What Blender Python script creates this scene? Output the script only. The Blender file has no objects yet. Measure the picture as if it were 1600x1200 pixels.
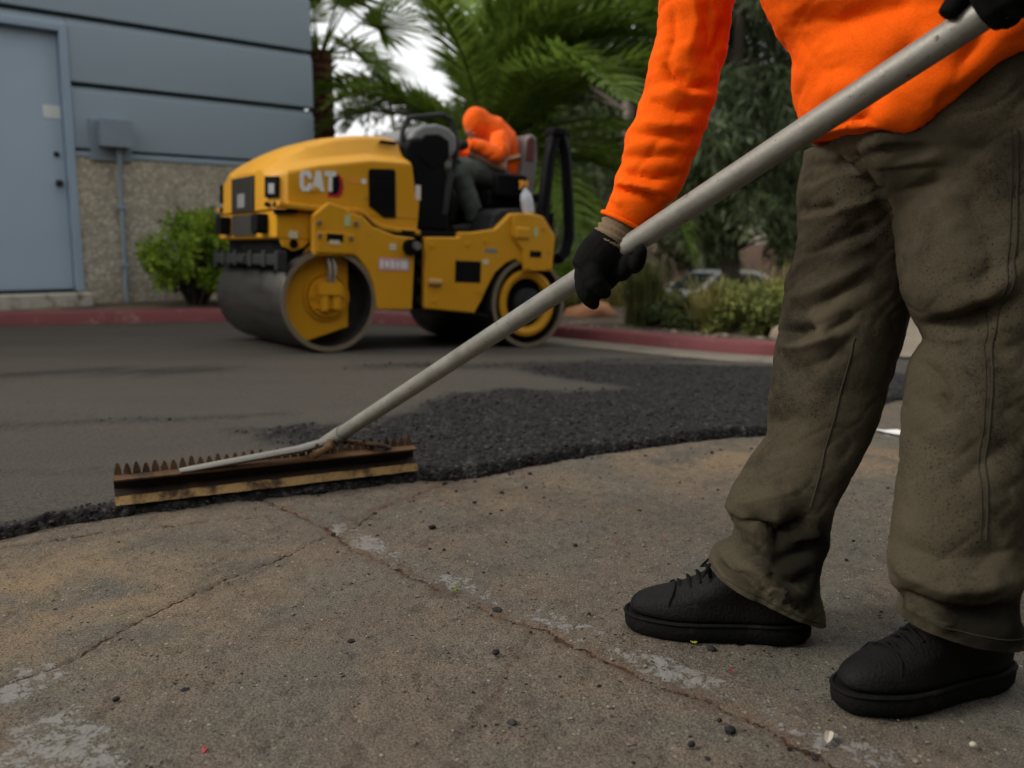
import bpy, bmesh, math, random
import numpy as np
from mathutils import Vector, Matrix, Euler
random.seed(7); RNG = np.random.default_rng(11)
scene = bpy.context.scene
COL = scene.collection
rad = math.radians

# ------------------------------------------------------------------ camera, sky, sun, exposure
cam_data = bpy.data.cameras.new('camera')
cam = bpy.data.objects.new('camera', cam_data); COL.objects.link(cam)
cam.location = (0, 0, .68)
cam.rotation_euler = (rad(90 - 8.611), 0, 0)
cam_data.sensor_width = 36.0; cam_data.lens = 31.5
cam_data.clip_start = .05; cam_data.clip_end = 900
cam_data.dof.use_dof = True
cam_data.dof.focus_distance = 1.65
cam_data.dof.aperture_fstop = 3.2
scene.camera = cam

world = bpy.data.worlds.new('World'); scene.world = world; world.use_nodes = True
nt = world.node_tree; nt.nodes.clear()
wo = nt.nodes.new('ShaderNodeOutputWorld'); bg = nt.nodes.new('ShaderNodeBackground')
sky = nt.nodes.new('ShaderNodeTexSky'); sky.sky_type = 'NISHITA'; sky.sun_disc = False
sky.sun_elevation = rad(35); sky.sun_rotation = rad(-100); sky.dust_density = 6; sky.air_density = 1.5
hs = nt.nodes.new('ShaderNodeHueSaturation'); hs.inputs['Saturation'].default_value = .25
mx = nt.nodes.new('ShaderNodeMix'); mx.data_type = 'RGBA'; mx.inputs[0].default_value = .8
mx.inputs[7].default_value = (9.4, 9.45, 9.5, 1)          # an even white overcast
nt.links.new(sky.outputs[0], hs.inputs['Color']); nt.links.new(hs.outputs[0], mx.inputs[6])
nt.links.new(mx.outputs[2], bg.inputs[0]); bg.inputs[1].default_value = .1
nt.links.new(bg.outputs[0], wo.inputs[0])

sun_data = bpy.data.lights.new('sun', 'SUN'); sun_data.energy = 1.5; sun_data.angle = rad(17)
sun_data.color = (1, .94, .84)
sun = bpy.data.objects.new('sun', sun_data); COL.objects.link(sun)
SUN_DIR = Vector((.86, .16, -.62)).normalized()           # the way the light travels: from the left and above
sun.rotation_euler = SUN_DIR.to_track_quat('-Z', 'Y').to_euler(); sun.location = (-6, -2, 9)
scene.view_settings.view_transform = 'Standard'; scene.view_settings.look = 'None'
scene.view_settings.exposure = .40; scene.view_settings.gamma = 1
scene.view_settings.use_curve_mapping = False
scene.render.engine = 'CYCLES'
scene.cycles.max_bounces = 6; scene.cycles.use_denoising = True
scene.cycles.sample_clamp_indirect = 6

# ------------------------------------------------------------------ helpers
def tag(o, label=None, cat=None, group=None, kind=None):
    if label: o['label'] = label
    if cat: o['category'] = cat
    if group: o['group'] = group
    if kind: o['kind'] = kind
    return o
def empty(name, loc=(0, 0, 0), label=None, cat=None, group=None, mat4=None):
    o = bpy.data.objects.new(name, None); COL.objects.link(o); o.empty_display_size = .1
    if mat4 is not None: o.matrix_world = mat4
    else: o.location = loc
    return tag(o, label, cat, group)
def mesh_obj(name, me, mat=None, parent=None, smooth=True):
    o = bpy.data.objects.new(name, me); COL.objects.link(o)
    if mat is not None and not me.materials: me.materials.append(mat)
    if parent is not None: o.parent = parent
    if smooth: me.polygons.foreach_set('use_smooth', [True] * len(me.polygons))
    return o
def copy_tree(o, parent=None):
    c = o.copy(); COL.objects.link(c)
    if parent is not None: c.parent = parent
    for ch in list(o.children): copy_tree(ch, c)
    return c
def rot_to(d):
    return Vector(d).to_track_quat('Z', 'Y').to_matrix()

class MB:
    "collects shapes and links them as one mesh"
    def __init__(s): s.v = []; s.f = []
    def add(s, vs, fs):
        n = len(s.v); s.v += [tuple(map(float, q)) for q in vs]; s.f += [tuple(i + n for i in f) for f in fs]; return s
    def box(s, a, b, m=None):
        x0, y0, z0 = a; x1, y1, z1 = b
        vs = [(x, y, z) for z in (z0, z1) for x, y in ((x0, y0), (x1, y0), (x1, y1), (x0, y1))]
        if m is not None: vs = [m @ Vector(q) for q in vs]
        return s.add(vs, [(3, 2, 1, 0), (4, 5, 6, 7), (0, 1, 5, 4), (1, 2, 6, 5), (2, 3, 7, 6), (3, 0, 4, 7)])
    def rings(s, rs, caps=True, closed=True):
        k = len(rs[0]); vs = [q for r in rs for q in r]; fs = []
        for i in range(len(rs) - 1):
            for j in range(k if closed else k - 1):
                a, b = i * k + j, i * k + (j + 1) % k
                fs.append((a, b, b + k, a + k))
        if caps:
            fs.append(tuple(range(k - 1, -1, -1))); fs.append(tuple((len(rs) - 1) * k + j for j in range(k)))
        return s.add(vs, fs)
    def tube(s, pts, r, n=10, caps=True, ry=None):
        pts = [Vector(p) for p in pts]; rs = r if hasattr(r, '__len__') else [r] * len(pts); out = []; side = None
        for i, p in enumerate(pts):
            d = (pts[min(i + 1, len(pts) - 1)] - pts[max(i - 1, 0)]).normalized()
            if side is None:
                side = d.cross(Vector((0, 0, 1)))
                if side.length < .15: side = d.cross(Vector((0, 1, 0)))
            side = (side - d * side.dot(d)).normalized(); up = side.cross(d)
            k = (ry or 1)
            out.append([p + side * rs[i] * math.cos(2 * math.pi * j / n) + up * rs[i] * k * math.sin(2 * math.pi * j / n) for j in range(n)])
        return s.rings(out, caps)
    def cyl(s, a, b, r, n=24, r2=None):
        return s.tube([a, b], [r, r if r2 is None else r2], n)
    def lathe(s, prof, origin, axis, n=40, caps=False):
        R = rot_to(axis); o = Vector(origin)
        return s.rings([[o + R @ Vector((r * math.cos(2 * math.pi * j / n), r * math.sin(2 * math.pi * j / n), h)) for j in range(n)] for r, h in prof], caps)
    def prism(s, poly, y0, y1, fn=None):
        "polygon in (x, z), extruded along y"
        f = fn or (lambda x, y, z: (x, y, z)); n = len(poly)
        area = sum(poly[i][0] * poly[(i + 1) % n][1] - poly[(i + 1) % n][0] * poly[i][1] for i in range(n))
        if area < 0: poly = poly[::-1]
        vs = [f(x, y0, z) for x, z in poly] + [f(x, y1, z) for x, z in poly]
        return s.add(vs, [tuple(range(n)), tuple(range(2 * n - 1, n - 1, -1))] + [(i, i + n, (i + 1) % n + n, (i + 1) % n) for i in range(n)])
    def mesh(s, name):
        me = bpy.data.meshes.new(name); me.from_pydata(s.v, [], s.f); me.update(); return me
    def build(s, name, mat, parent=None, smooth=False, bevel=0, seg=2, label=None, subsurf=0, fix=True):
        me = s.mesh(name)
        if fix:
            bm = bmesh.new(); bm.from_mesh(me); bmesh.ops.recalc_face_normals(bm, faces=bm.faces); bm.to_mesh(me); bm.free()
        o = mesh_obj(name, me, mat, parent, smooth)
        if bevel:
            m = o.modifiers.new('bevel', 'BEVEL'); m.width = bevel; m.segments = seg; m.limit_method = 'ANGLE'; m.angle_limit = rad(35)
            me.polygons.foreach_set('use_smooth', [True] * len(me.polygons))
            o.modifiers.new('normals', 'WEIGHTED_NORMAL').keep_sharp = True
        if subsurf:
            m = o.modifiers.new('subdivision', 'SUBSURF'); m.levels = subsurf; m.render_levels = subsurf
        elif smooth:
            auto_smooth(me, 40)
        if label: o['label'] = label
        return o
def auto_smooth(me, deg):
    bm = bmesh.new(); bm.from_mesh(me); c = math.cos(rad(deg))
    for e in bm.edges:
        if len(e.link_faces) == 2 and e.link_faces[0].normal.dot(e.link_faces[1].normal) < c: e.smooth = False
    bm.to_mesh(me); bm.free()

# ---- noise on numpy arrays
def _hash(ix, iy, seed):
    h = (ix.astype(np.int64) * 374761393 + iy.astype(np.int64) * 668265263 + seed * 1442695041) & 0x7fffffff
    h = ((h ^ (h >> 13)) * 1274126177) & 0x7fffffff
    return ((h ^ (h >> 16)) & 0xffff) / 65535.
def vnoise(x, y, seed=0):
    ix = np.floor(x); iy = np.floor(y); fx = x - ix; fy = y - iy
    fx = fx * fx * (3 - 2 * fx); fy = fy * fy * (3 - 2 * fy)
    a = _hash(ix, iy, seed); b = _hash(ix + 1, iy, seed); c = _hash(ix, iy + 1, seed); d = _hash(ix + 1, iy + 1, seed)
    return (a * (1 - fx) + b * fx) * (1 - fy) + (c * (1 - fx) + d * fx) * fy
def fbm(x, y, oct=4, seed=0):
    s = 0; a = .5; t = 0
    for o in range(oct):
        s = s + a * vnoise(x, y, seed + o * 17); t += a; x = x * 2.03; y = y * 2.03; a *= .5
    return s / t
def sstep(a, b, x):
    t = np.clip((x - a) / (b - a), 0, 1); return t * t * (3 - 2 * t)
def poly_dist(x, y, pts):
    "distance from each (x, y) to a polyline, and the place along it"
    best = np.full(np.shape(x), 1e9); along = np.zeros(np.shape(x)); L = 0
    for (ax, ay), (bx, by) in zip(pts[:-1], pts[1:]):
        dx, dy = bx - ax, by - ay; l2 = dx * dx + dy * dy + 1e-12
        t = np.clip(((x - ax) * dx + (y - ay) * dy) / l2, 0, 1)
        d = np.hypot(x - ax - t * dx, y - ay - t * dy); m = d < best
        best = np.where(m, d, best); along = np.where(m, L + t * math.sqrt(l2), along); L += math.sqrt(l2)
    return best, along
def in_poly(x, y, poly):
    r = np.zeros(np.shape(x), bool); n = len(poly)
    for i in range(n):
        x0, y0 = poly[i]; x1, y1 = poly[(i + 1) % n]
        if y0 == y1: continue
        c = ((y0 > y) != (y1 > y)) & (x < (x1 - x0) * (y - y0) / (y1 - y0) + x0); r ^= c
    return r
def sd_poly(x, y, poly):
    d, _ = poly_dist(x, y, list(poly) + [poly[0]]); return np.where(in_poly(x, y, poly), -d, d)

# ---- materials
class NT:
    def __init__(s, name):
        s.m = bpy.data.materials.new(name); s.m.use_nodes = True; s.t = s.m.node_tree; s.n = s.t.nodes; s.n.clear()
        s.out = s.n.new('ShaderNodeOutputMaterial'); s.b = s.n.new('ShaderNodeBsdfPrincipled')
        s.t.links.new(s.b.outputs[0], s.out.inputs[0])
    def new(s, t, **k):
        n = s.n.new('ShaderNode' + t)
        for a, b in k.items(): setattr(n, a, b)
        return n
    def link(s, a, b): s.t.links.new(a, b)
    def set(s, node, name, v):
        if hasattr(v, 'is_output'): s.link(v, node.inputs[name])
        else: node.inputs[name].default_value = v
    def pos(s): return s.new('NewGeometry').outputs['Position']
    def obj(s): return s.new('TexCoord').outputs['Object']
    def scale(s, v, sc):
        m = s.new('Mapping'); s.link(v, m.inputs[0]); m.inputs['Scale'].default_value = sc if hasattr(sc, '__len__') else (sc,) * 3; return m.outputs[0]
    def noise(s, v, sc, det=4, rough=.55, dist=0):
        n = s.new('TexNoise'); s.link(v, n.inputs['Vector']); n.inputs['Scale'].default_value = sc; n.inputs['Detail'].default_value = det
        n.inputs['Roughness'].default_value = rough; n.inputs['Distortion'].default_value = dist; return n.outputs['Fac']
    def voro(s, v, sc, feature='F1', rnd=1):
        n = s.new('TexVoronoi'); n.feature = feature; s.link(v, n.inputs['Vector']); n.inputs['Scale'].default_value = sc; n.inputs['Randomness'].default_value = rnd; return n
    def ramp(s, f, stops, interp='LINEAR'):
        r = s.new('ValToRGB'); s.link(f, r.inputs[0]); e = r.color_ramp.elements; r.color_ramp.interpolation = interp
        while len(e) < len(stops): e.new(.5)
        for q, (p, c) in zip(e, stops): q.position = p; q.color = (*c, 1) if len(c) == 3 else c
        return r.outputs[0]
    def mix(s, f, a, b, mode='MIX'):
        n = s.new('Mix'); n.data_type = 'RGBA'; n.blend_type = mode
        s.set(n, 0, f)
        for i, v in ((6, a), (7, b)):
            if hasattr(v, 'is_output'): s.link(v, n.inputs[i])
            else: n.inputs[i].default_value = (*v, 1) if len(v) == 3 else v
        return n.outputs[2]
    def math(s, op, a, b=0., c=None, clamp=False):
        n = s.new('Math'); n.operation = op; n.use_clamp = clamp
        s.set(n, 0, a); s.set(n, 1, b)
        if c is not None: s.set(n, 2, c)
        return n.outputs[0]
    def mrange(s, f, a, b, c=0., d=1., smooth=True):
        n = s.new('MapRange'); n.interpolation_type = 'SMOOTHSTEP' if smooth else 'LINEAR'
        s.link(f, n.inputs[0])
        for i, v in enumerate((a, b, c, d)): n.inputs[i + 1].default_value = v
        return n.outputs[0]
    def attr(s, name): return s.new('Attribute', attribute_name=name).outputs['Fac']
    def bump(s, h, strength=.5, dist=.01, normal=None):
        n = s.new('Bump'); s.link(h, n.inputs['Height']); n.inputs['Strength'].default_value = strength; n.inputs['Distance'].default_value = dist
        if normal is not None: s.link(normal, n.inputs['Normal'])
        return n.outputs[0]
    def done(s, col=None, rough=None, metal=None, normal=None, spec=None, **k):
        for nm, v in (('Base Color', col), ('Roughness', rough), ('Metallic', metal), ('Normal', normal), ('Specular IOR Level', spec), *k.items()):
            if v is None: continue
            if nm == 'Base Color' and not hasattr(v, 'is_output'): v = (*v, 1)
            s.set(s.b, nm, v)
        return s.m
def plain(name, col, rough=.5, metal=0., var=.15, sc=12., bump=.0, bsc=60., dirt=None, spec=.3, world=False):
    "a paint, plastic or metal with uneven tone, optional dirt and fine relief"
    t = NT(name); v = t.pos() if world else t.obj(); n = t.noise(v, sc, 5, .6)
    c = t.mix(n, tuple(q * (1 - var) for q in col), tuple(min(1, q * (1 + var)) for q in col))
    if dirt: 
        m = t.mrange(t.noise(v, dirt[1], 6, .65), dirt[2], dirt[2] + .2); c = t.mix(m, c, dirt[0])
    r = t.mrange(n, .3, .7, max(0, rough - .08), min(1, rough + .08))
    nn = t.bump(t.noise(v, bsc, 4), bump, .004) if bump else None
    return t.done(c, r, metal, nn, spec)
# ------------------------------------------------------------------ the ground
OX, OY = -1.153, 5.625
def gz(x, y):
    "the lot falls gently away behind the roller"
    s = (x - OX) * .818 + (y - OY) * .573
    s = .5 * (s + np.sqrt(s * s + .09)); s = 4 - .5 * ((4 - s) + np.sqrt((4 - s) ** 2 + .2))
    drop = 1.2 * sstep(10.5, 15.5, y) * sstep(-2.5, 1.2, x)       # the ground steps down to a lower lot beyond the planting
    return -.0452 * np.maximum(s - .15, 0) - drop
def G(x, y): return float(gz(np.float64(x), np.float64(y)))

JOINT = [(-.75, 2.43), (-.66, 2.35), (-.44, 2.10), (-.35, 1.97), (-.21, 1.80), (-.13, 1.71), (-.04, 1.61), (.06, 1.53), (.14, 1.45), (.24, 1.32), (.31, 1.26), (.43, 1.13), (.52, 1.02), (.7, .8)]
CRACKS = [[(-.44, 2.06), (-.53, 1.90), (-.60, 1.78), (-.67, 1.61), (-.71, 1.50), (-.74, 1.39), (-.81, 1.32), (-1.0, 1.22)],
          [(-.43, 2.09), (-.39, 2.13), (-.34, 2.29), (-.25, 2.47), (-.15, 2.64)],
          [(-1.2, 1.98), (-1.04, 2.06), (-.92, 2.10), (-.76, 2.18), (-.62, 2.22)],
          [(-.71, 1.5), (-.62, 1.44), (-.55, 1.45)], [(-.2, 2.38), (-.02, 2.2), (.05, 2.12)], [(.05, 1.54), (.0, 1.35), (-.06, 1.2)],
          [(-.6, 1.78), (-.52, 1.7), (-.4, 1.69)], [(.5, 2.2), (.66, 2.26), (.8, 2.4)]]
PAINT = [[(-.80, 1.28), (-.80, 1.39), (-.755, 1.415), (-.705, 1.36), (-.73, 1.27)], [(-.72, 1.21), (-.65, 1.275), (-.56, 1.20), (-.48, 1.10), (-.5, 1.02), (-.66, 1.04)]]
EDGE = [(-9, -3.2), (-4, .1), (-2, 1.38), (-1.27, 1.95), (-1.2, 2.03), (-1.12, 2.13), (-1.02, 2.20), (-.7, 2.36), (-.28, 2.57), (-.1, 2.62), (.14, 2.82), (.44, 3.01), (.96, 3.29), (1.34, 3.7), (1.9, 4.38), (2.3, 4.8), (3.4, 5.7), (6, 7.2), (12, 9.5)]

def axis_pts(lo, hi, step, far, grow=1.16):
    a = list(np.arange(lo, hi, step)); s = step; r = []; q = a[-1]
    while q < far: s *= grow; q += s; r.append(q)
    l = []; s = step; q = a[0]
    return a, r
def graded(lo, hi, step, farlo, farhi, grow=1.17):
    a = list(np.arange(lo, hi, step)); out = a[:]
    s = step; q = a[-1]
    while q < farhi: s *= grow; q += s; out.append(q)
    s = step; q = a[0]; pre = []
    while q > farlo: s *= grow; q -= s; pre.append(q)
    return np.array(pre[::-1] + out)
def grid_mesh(name, X, Y, Z, attrs=None):
    r, c = X.shape
    me = bpy.data.meshes.new(name); me.vertices.add(r * c)
    me.vertices.foreach_set('co', np.stack([X, Y, Z], -1).astype(np.float32).ravel())
    i = np.arange((r - 1) * (c - 1)); a = (i // (c - 1)) * c + i % (c - 1)
    q = np.stack([a, a + 1, a + c + 1, a + c], -1).astype(np.int32)
    me.loops.add(q.size); me.polygons.add(len(q)); me.loops.foreach_set('vertex_index', q.ravel())
    me.polygons.foreach_set('loop_start', np.arange(0, q.size, 4, dtype=np.int32))
    for k, v in (attrs or {}).items():
        me.attributes.new(k, 'FLOAT', 'POINT').data.foreach_set('value', v.astype(np.float32).ravel())
    me.update(calc_edges=True); me.validate(); return me

def old_asphalt_material():
    t = NT('worn_old_asphalt'); p = t.pos()
    big = t.noise(p, 1.1, 4, .6, .6); mid = t.noise(p, 4.5, 5, .65, .3)
    c = t.ramp(t.math('ADD', t.math('MULTIPLY', big, .6), t.math('MULTIPLY', mid, .4)),
               [(.36, (.078, .072, .063)), (.45, (.104, .091, .074)), (.54, (.132, .105, .080)), (.64, (.168, .127, .090))])
    grn = t.mrange(t.noise(p, 2.3, 3, .5, .8), .47, .62); c = t.mix(t.math('MULTIPLY', grn, .7), c, (.100, .101, .088))
    c = t.mix(t.math('MULTIPLY', t.attr('warm'), t.mrange(mid, .35, .6)), c, (.24, .168, .098))
    # the binder and its stones
    fine = t.noise(p, 330, 3, .75); c = t.mix(t.math('MULTIPLY', t.mrange(fine, .44, .66), .6), c, t.mix(.6, c, (.30, .235, .165)))
    c = t.mix(t.math('MULTIPLY', t.mrange(fine, .52, .40), .65), c, (.022, .018, .015))
    vn = t.new('TexVoronoi'); t.link(t.scale(p, (1, .8, 1)), vn.inputs['Vector']); vn.inputs['Scale'].default_value = 135
    sep = t.new('SeparateColor'); t.link(vn.outputs['Color'], sep.inputs[0])
    stone = t.math('MULTIPLY', t.mrange(vn.outputs['Distance'], .42, .30), t.mrange(sep.outputs[0], .78, .84))
    scol = t.ramp(sep.outputs[1], [(.0, (.06, .05, .042)), (.4, (.15, .118, .084)), (.8, (.21, .165, .115)), (1, (.31, .275, .225))])
    c = t.mix(t.math('MULTIPLY', stone, .85), c, scol)
    pit = t.math('MULTIPLY', t.mrange(t.voro(t.scale(p, (1, 1.2, 1)), 68).outputs['Distance'], .27, .12), t.mrange(t.noise(p, 13, 4, .7), .50, .64))
    c = t.mix(pit, c, (.018, .015, .013))
    dk = t.mrange(t.noise(p, 38, 4, .7), .64, .72); c = t.mix(t.math('MULTIPLY', dk, .7), c, (.02, .017, .015))
    mot = t.noise(p, 17, 4, .7); c = t.mix(t.math('MULTIPLY', t.mrange(mot, .52, .66), .45), c, t.mix(.6, c, (.03, .027, .023))); c = t.mix(t.math('MULTIPLY', t.mrange(mot, .48, .34), .35), c, t.mix(.5, c, (.19, .165, .13)))
    # worn white paint, dirt in the cracks
    pa = t.attr('paint'); pe = t.math('ADD', pa, t.math('MULTIPLY', t.math('SUBTRACT', t.noise(p, 34, 6, .8), .5), 3.0))
    wv = t.new('VectorMath', operation='ADD'); t.link(p, wv.inputs[0]); nz = t.new('TexNoise'); nz.inputs['Scale'].default_value = 30; nz.inputs['Detail'].default_value = 4; t.link(p, nz.inputs['Vector']); sc = t.new('VectorMath', operation='SCALE'); t.link(nz.outputs['Color'], sc.inputs[0]); sc.inputs['Scale'].default_value = .05; t.link(sc.outputs[0], wv.inputs[1])
    flake = t.voro(wv.outputs[0], 27, 'DISTANCE_TO_EDGE'); pe = t.math('SUBTRACT', pe, t.math('MULTIPLY', t.mrange(flake.outputs['Distance'], .07, .0), .45))
    pm = t.mrange(pe, .52, .60); c = t.mix(t.math('MULTIPLY', pm, .85), c, t.mix(t.noise(p, 160, 3), (.15, .143, .128), (.28, .27, .25)))
    cr = t.attr('crack'); ce = t.mrange(t.math('ADD', cr, t.math('MULTIPLY', t.math('SUBTRACT', t.noise(p, 90, 3), .5), .7)), .5, .68)
    c = t.mix(ce, c, t.ramp(t.noise(p, 30, 3), [(.3, (.016, .012, .009)), (.55, (.03, .02, .013)), (.7, (.075, .045, .022))]))
    rust = t.attr('rust'); c = t.mix(t.math('MULTIPLY', rust, t.mrange(t.noise(p, 25, 4), .35, .6)), c, (.085, .043, .026))
    h = t.math('ADD', t.math('MULTIPLY', fine, .5), t.math('ADD', t.math('MULTIPLY', stone, .35), t.math('MULTIPLY', t.noise(p, 70, 4, .6), .8)))
    h = t.math('SUBTRACT', h, t.math('MULTIPLY', pit, .7))
    h = t.math('ADD', h, t.math('MULTIPLY', pm, .25))
    return t.done(c, t.mrange(fine, .3, .7, .8, 1.), 0, t.bump(h, 1., .0035), .08)

def build_ground():
    xs = graded(-1.75, 1.75, .0062, -420, 420); ys = graded(.75, 3.35, .0062, -60, 620)
    X, Y = np.meshgrid(xs, ys); near = np.exp(-np.maximum(0, np.hypot(X, Y - 1.8) - 3) / 2)
    wx = X + .05 * (fbm(X * 9, Y * 9, 4, 3) - .5) + .018 * (fbm(X * 55, Y * 55, 3, 8) - .5)
    wy = Y + .05 * (fbm(X * 9, Y * 9, 4, 5) - .5) + .018 * (fbm(X * 55, Y * 55, 3, 9) - .5)
    crack = np.zeros_like(X); paint = np.zeros_like(X); rust = np.zeros_like(X)
    dj, aj = poly_dist(wx, wy, JOINT); wj = .0022 + .0038 * vnoise(aj * 14, aj * 0, 2)
    crack = np.maximum(crack, np.exp(-(dj / wj) ** 2)); rust = np.maximum(rust, np.exp(-(dj / .02) ** 2) * .55)
    for i, c in enumerate(CRACKS):
        d, a = poly_dist(wx, wy, c); w = .0022 + .0032 * vnoise(a * 18, a * 0 + i, 4)
        crack = np.maximum(crack, np.exp(-(d / w) ** 2) * (.95 if i < 3 else .62)); rust = np.maximum(rust, np.exp(-(d / .012) ** 2) * .25)
    rust = np.maximum(rust, np.exp(-(poly_dist(wx, wy, CRACKS[1])[0] / .06) ** 2) * .5)
    # a painted line beside the joint, nearly worn away
    line = [(-.43, 2.13), (-.33, 2.02), (-.19, 1.85), (-.02, 1.66), (.08, 1.575), (.16, 1.49), (.26, 1.37), (.36, 1.27), (.5, 1.13)]
    dl, al = poly_dist(wx, wy, line)
    keep = np.interp(al, [0, .02, .06, .11, .16, .28, .38, .44, .56, .64, .72, .8, .88, .98, 1.05, 1.15, 1.3], [.9, .95, .3, .75, .9, .45, .3, .72, .5, .25, .55, .6, .3, .7, .72, .4, .6])
    paint = np.maximum(paint, sstep(.05, .018, dl) * keep)
    for q in PAINT: paint = np.maximum(paint, sstep(.02, -.02, sd_poly(wx, wy, q)) * .68)
    paint = np.maximum(paint, sstep(.05, .0, np.hypot((wx - 1.47) / 1.6, wy - 3.36)) * 1.3)
    dark = crack * .0045
    warm = np.maximum.reduce([np.exp(-(((X + .95) / .42) ** 2 + ((Y - 1.68) / .33) ** 2)) * .9, np.exp(-(((X - .9) / .7) ** 2 + ((Y - 2.85) / .28) ** 2)) * .85, np.exp(-(((X + .1) / .5) ** 2 + ((Y - 2.5) / .2) ** 2)) * .35])
    Z = gz(X, Y) - .010 + near * (.010 * (fbm(X * 1.3, Y * 1.3, 3, 1) - .5) + .0015 * (fbm(X * 22, Y * 22, 3, 21) - .5) + .0035 * (fbm(X * 75, Y * 75, 2, 31) - .5)) - dark * near
    ch = np.where(near > .4, fbm(X * 30, Y * 30, 2, 77), 0); Z = Z - .003 * sstep(.66, .78, ch)
    Z = Z + .010
    fall = np.clip(np.hypot(X, Y) - 60, 0, 400) * .012; Z = Z - fall * 0
    me = grid_mesh('ground', X, Y, Z, dict(crack=crack, paint=paint, rust=rust, warm=warm))
    o = mesh_obj('ground', me, old_asphalt_material()); tag(o, kind='structure')
    o['label'] = 'cracked brown old asphalt with a worn white line'
build_ground()

LOOSE = [(-.97, 3.18), (-.77, 3.30), (-.56, 3.23), (-.42, 3.6), (-.29, 4.06), (0, 4.19), (.3, 4.12), (.6, 4.26), (.45, 4.44), (.17, 4.78), (0, 5.15), (.41, 5.5), (.99, 5.6), (1.6, 5.75), (2.5, 5.6), (3.2, 5.7), (2.4, 4.6), (1.36, 3.4), (.96, 3.0), (.44, 2.7), (.1, 2.5), (-.28, 2.3), (-.5, 2.5), (-.62, 2.85)]
BANDS = [([(-3.4, 4.75), (-2.7, 4.6), (-2.2, 4.72), (-1.6, 4.88)], .13, .75), ([(-2.6, 3.2), (-1.9, 3.26), (-1.45, 3.40), (-.95, 3.52)], .07, .45),
         ([(-.75, 5.0), (-.2, 5.15), (.4, 5.5), (1.3, 6.1)], .13, .7), ([(-3, 2.62), (-2, 2.6), (-1.2, 2.62), (-.7, 2.8)], .06, .2)]
def loose_mask(X, Y):
    wx = X + .25 * (fbm(X * 2.2, Y * 2.2, 4, 51) - .5) + .10 * (fbm(X * 14, Y * 14, 3, 52) - .5)
    wy = Y + .25 * (fbm(X * 2.2, Y * 2.2, 4, 53) - .5) + .10 * (fbm(X * 14, Y * 14, 3, 54) - .5)
    m = sstep(.10, -.07, sd_poly(wx, wy, LOOSE))
    for p, w, a in BANDS: m = np.maximum(m, a * np.exp(-(poly_dist(wx, wy, p)[0] / w) ** 2))
    return m
def edge_y(x): return np.interp(x, [p[0] for p in EDGE], [p[1] for p in EDGE])
def new_top(X, Y):
    "height of the fresh mat over the old surface"
    return .024 + .010 * fbm(X * 1.5, Y * 1.5, 2, 60)
def new_asphalt_material():
    t = NT('fresh_asphalt'); p = t.pos(); lo = t.attr('loose'); ed = t.attr('edge')
    big = t.noise(t.scale(p, (.5, 2.2, 1)), 1.2, 4, .6); fine = t.noise(p, 120, 4, .8)
    roll = t.mix(big, (.050, .044, .037), (.082, .071, .058))
    roll = t.mix(t.math('MULTIPLY', t.mrange(fine, .50, .66), .6), roll, (.125, .11, .09)); roll = t.mix(t.math('MULTIPLY', t.mrange(fine, .5, .35), .6), roll, (.015, .014, .013))
    vn = t.voro(p, 85); sep = t.new('SeparateColor'); t.link(vn.outputs['Color'], sep.inputs[0])
    raw = t.ramp(sep.outputs[0], [(0, (.008, .008, .008)), (.6, (.017, .0165, .016)), (.9, (.032, .031, .029)), (1, (.06, .058, .054))])
    lm = t.math('MAXIMUM', lo, ed); c = t.mix(lm, roll, raw)
    h = t.math('ADD', t.math('MULTIPLY', fine, .4), t.math('MULTIPLY', t.math('MULTIPLY', lm, t.math('SUBTRACT', 1., vn.outputs['Distance'])), 1.6))
    return t.done(c, t.mix(lm, (.85,) * 3, (.7,) * 3), 0, t.bump(h, .9, .004), .1)
def build_new_asphalt():
    xs = graded(-2.1, 1.75, .0085, -11, 11.5, 1.13); ts = graded(0, 1.3, .0085, -.002, 34, 1.10); ts = ts[ts > -.0001]
    X, T = np.meshgrid(xs, ts); E = edge_y(X) + .030 * (fbm(X * 10, X * 0, 4, 70) - .5) + .03 * (vnoise(X * 60, X * 0, 71) - .5) * sstep(-.6, -.8, X * 0 - .7 + 0 * X)
    Y = E + T
    lo = loose_mask(X, Y); lo = np.where((X > -1.0) & (T < .1), np.maximum(lo, .8), lo)
    ed = sstep(.10, .02, T + .05 * (fbm(X * 20, T * 20, 3, 72) - .5))
    lip = sstep(-.004, .035, T + .02 * (fbm(X * 40, T * 40, 2, 73) - .5))
    near = np.exp(-np.maximum(0, np.hypot(X, Y - 2.6) - 2) / 2.5)
    gran = fbm(X * 48, Y * 48, 3, 61) - .5; lump = fbm(X * 12, Y * 12, 3, 62) - .5
    Z = gz(X, Y) - .003 + new_top(X, Y) * lip + np.maximum(lo, ed * .9) * (.014 * gran + .010 * lump) * lip * near + (.002 * gran) * near + lo * .004
    Z = np.where(T < .004, gz(X, Y) - .012, Z)
    me = grid_mesh('new_asphalt', X, Y, Z, dict(loose=lo, edge=ed))
    o = mesh_obj('new_asphalt', me, new_asphalt_material()); tag(o, kind='structure'); o['label'] = 'fresh dark asphalt mat with a crumbly raised edge'
build_new_asphalt()

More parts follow.
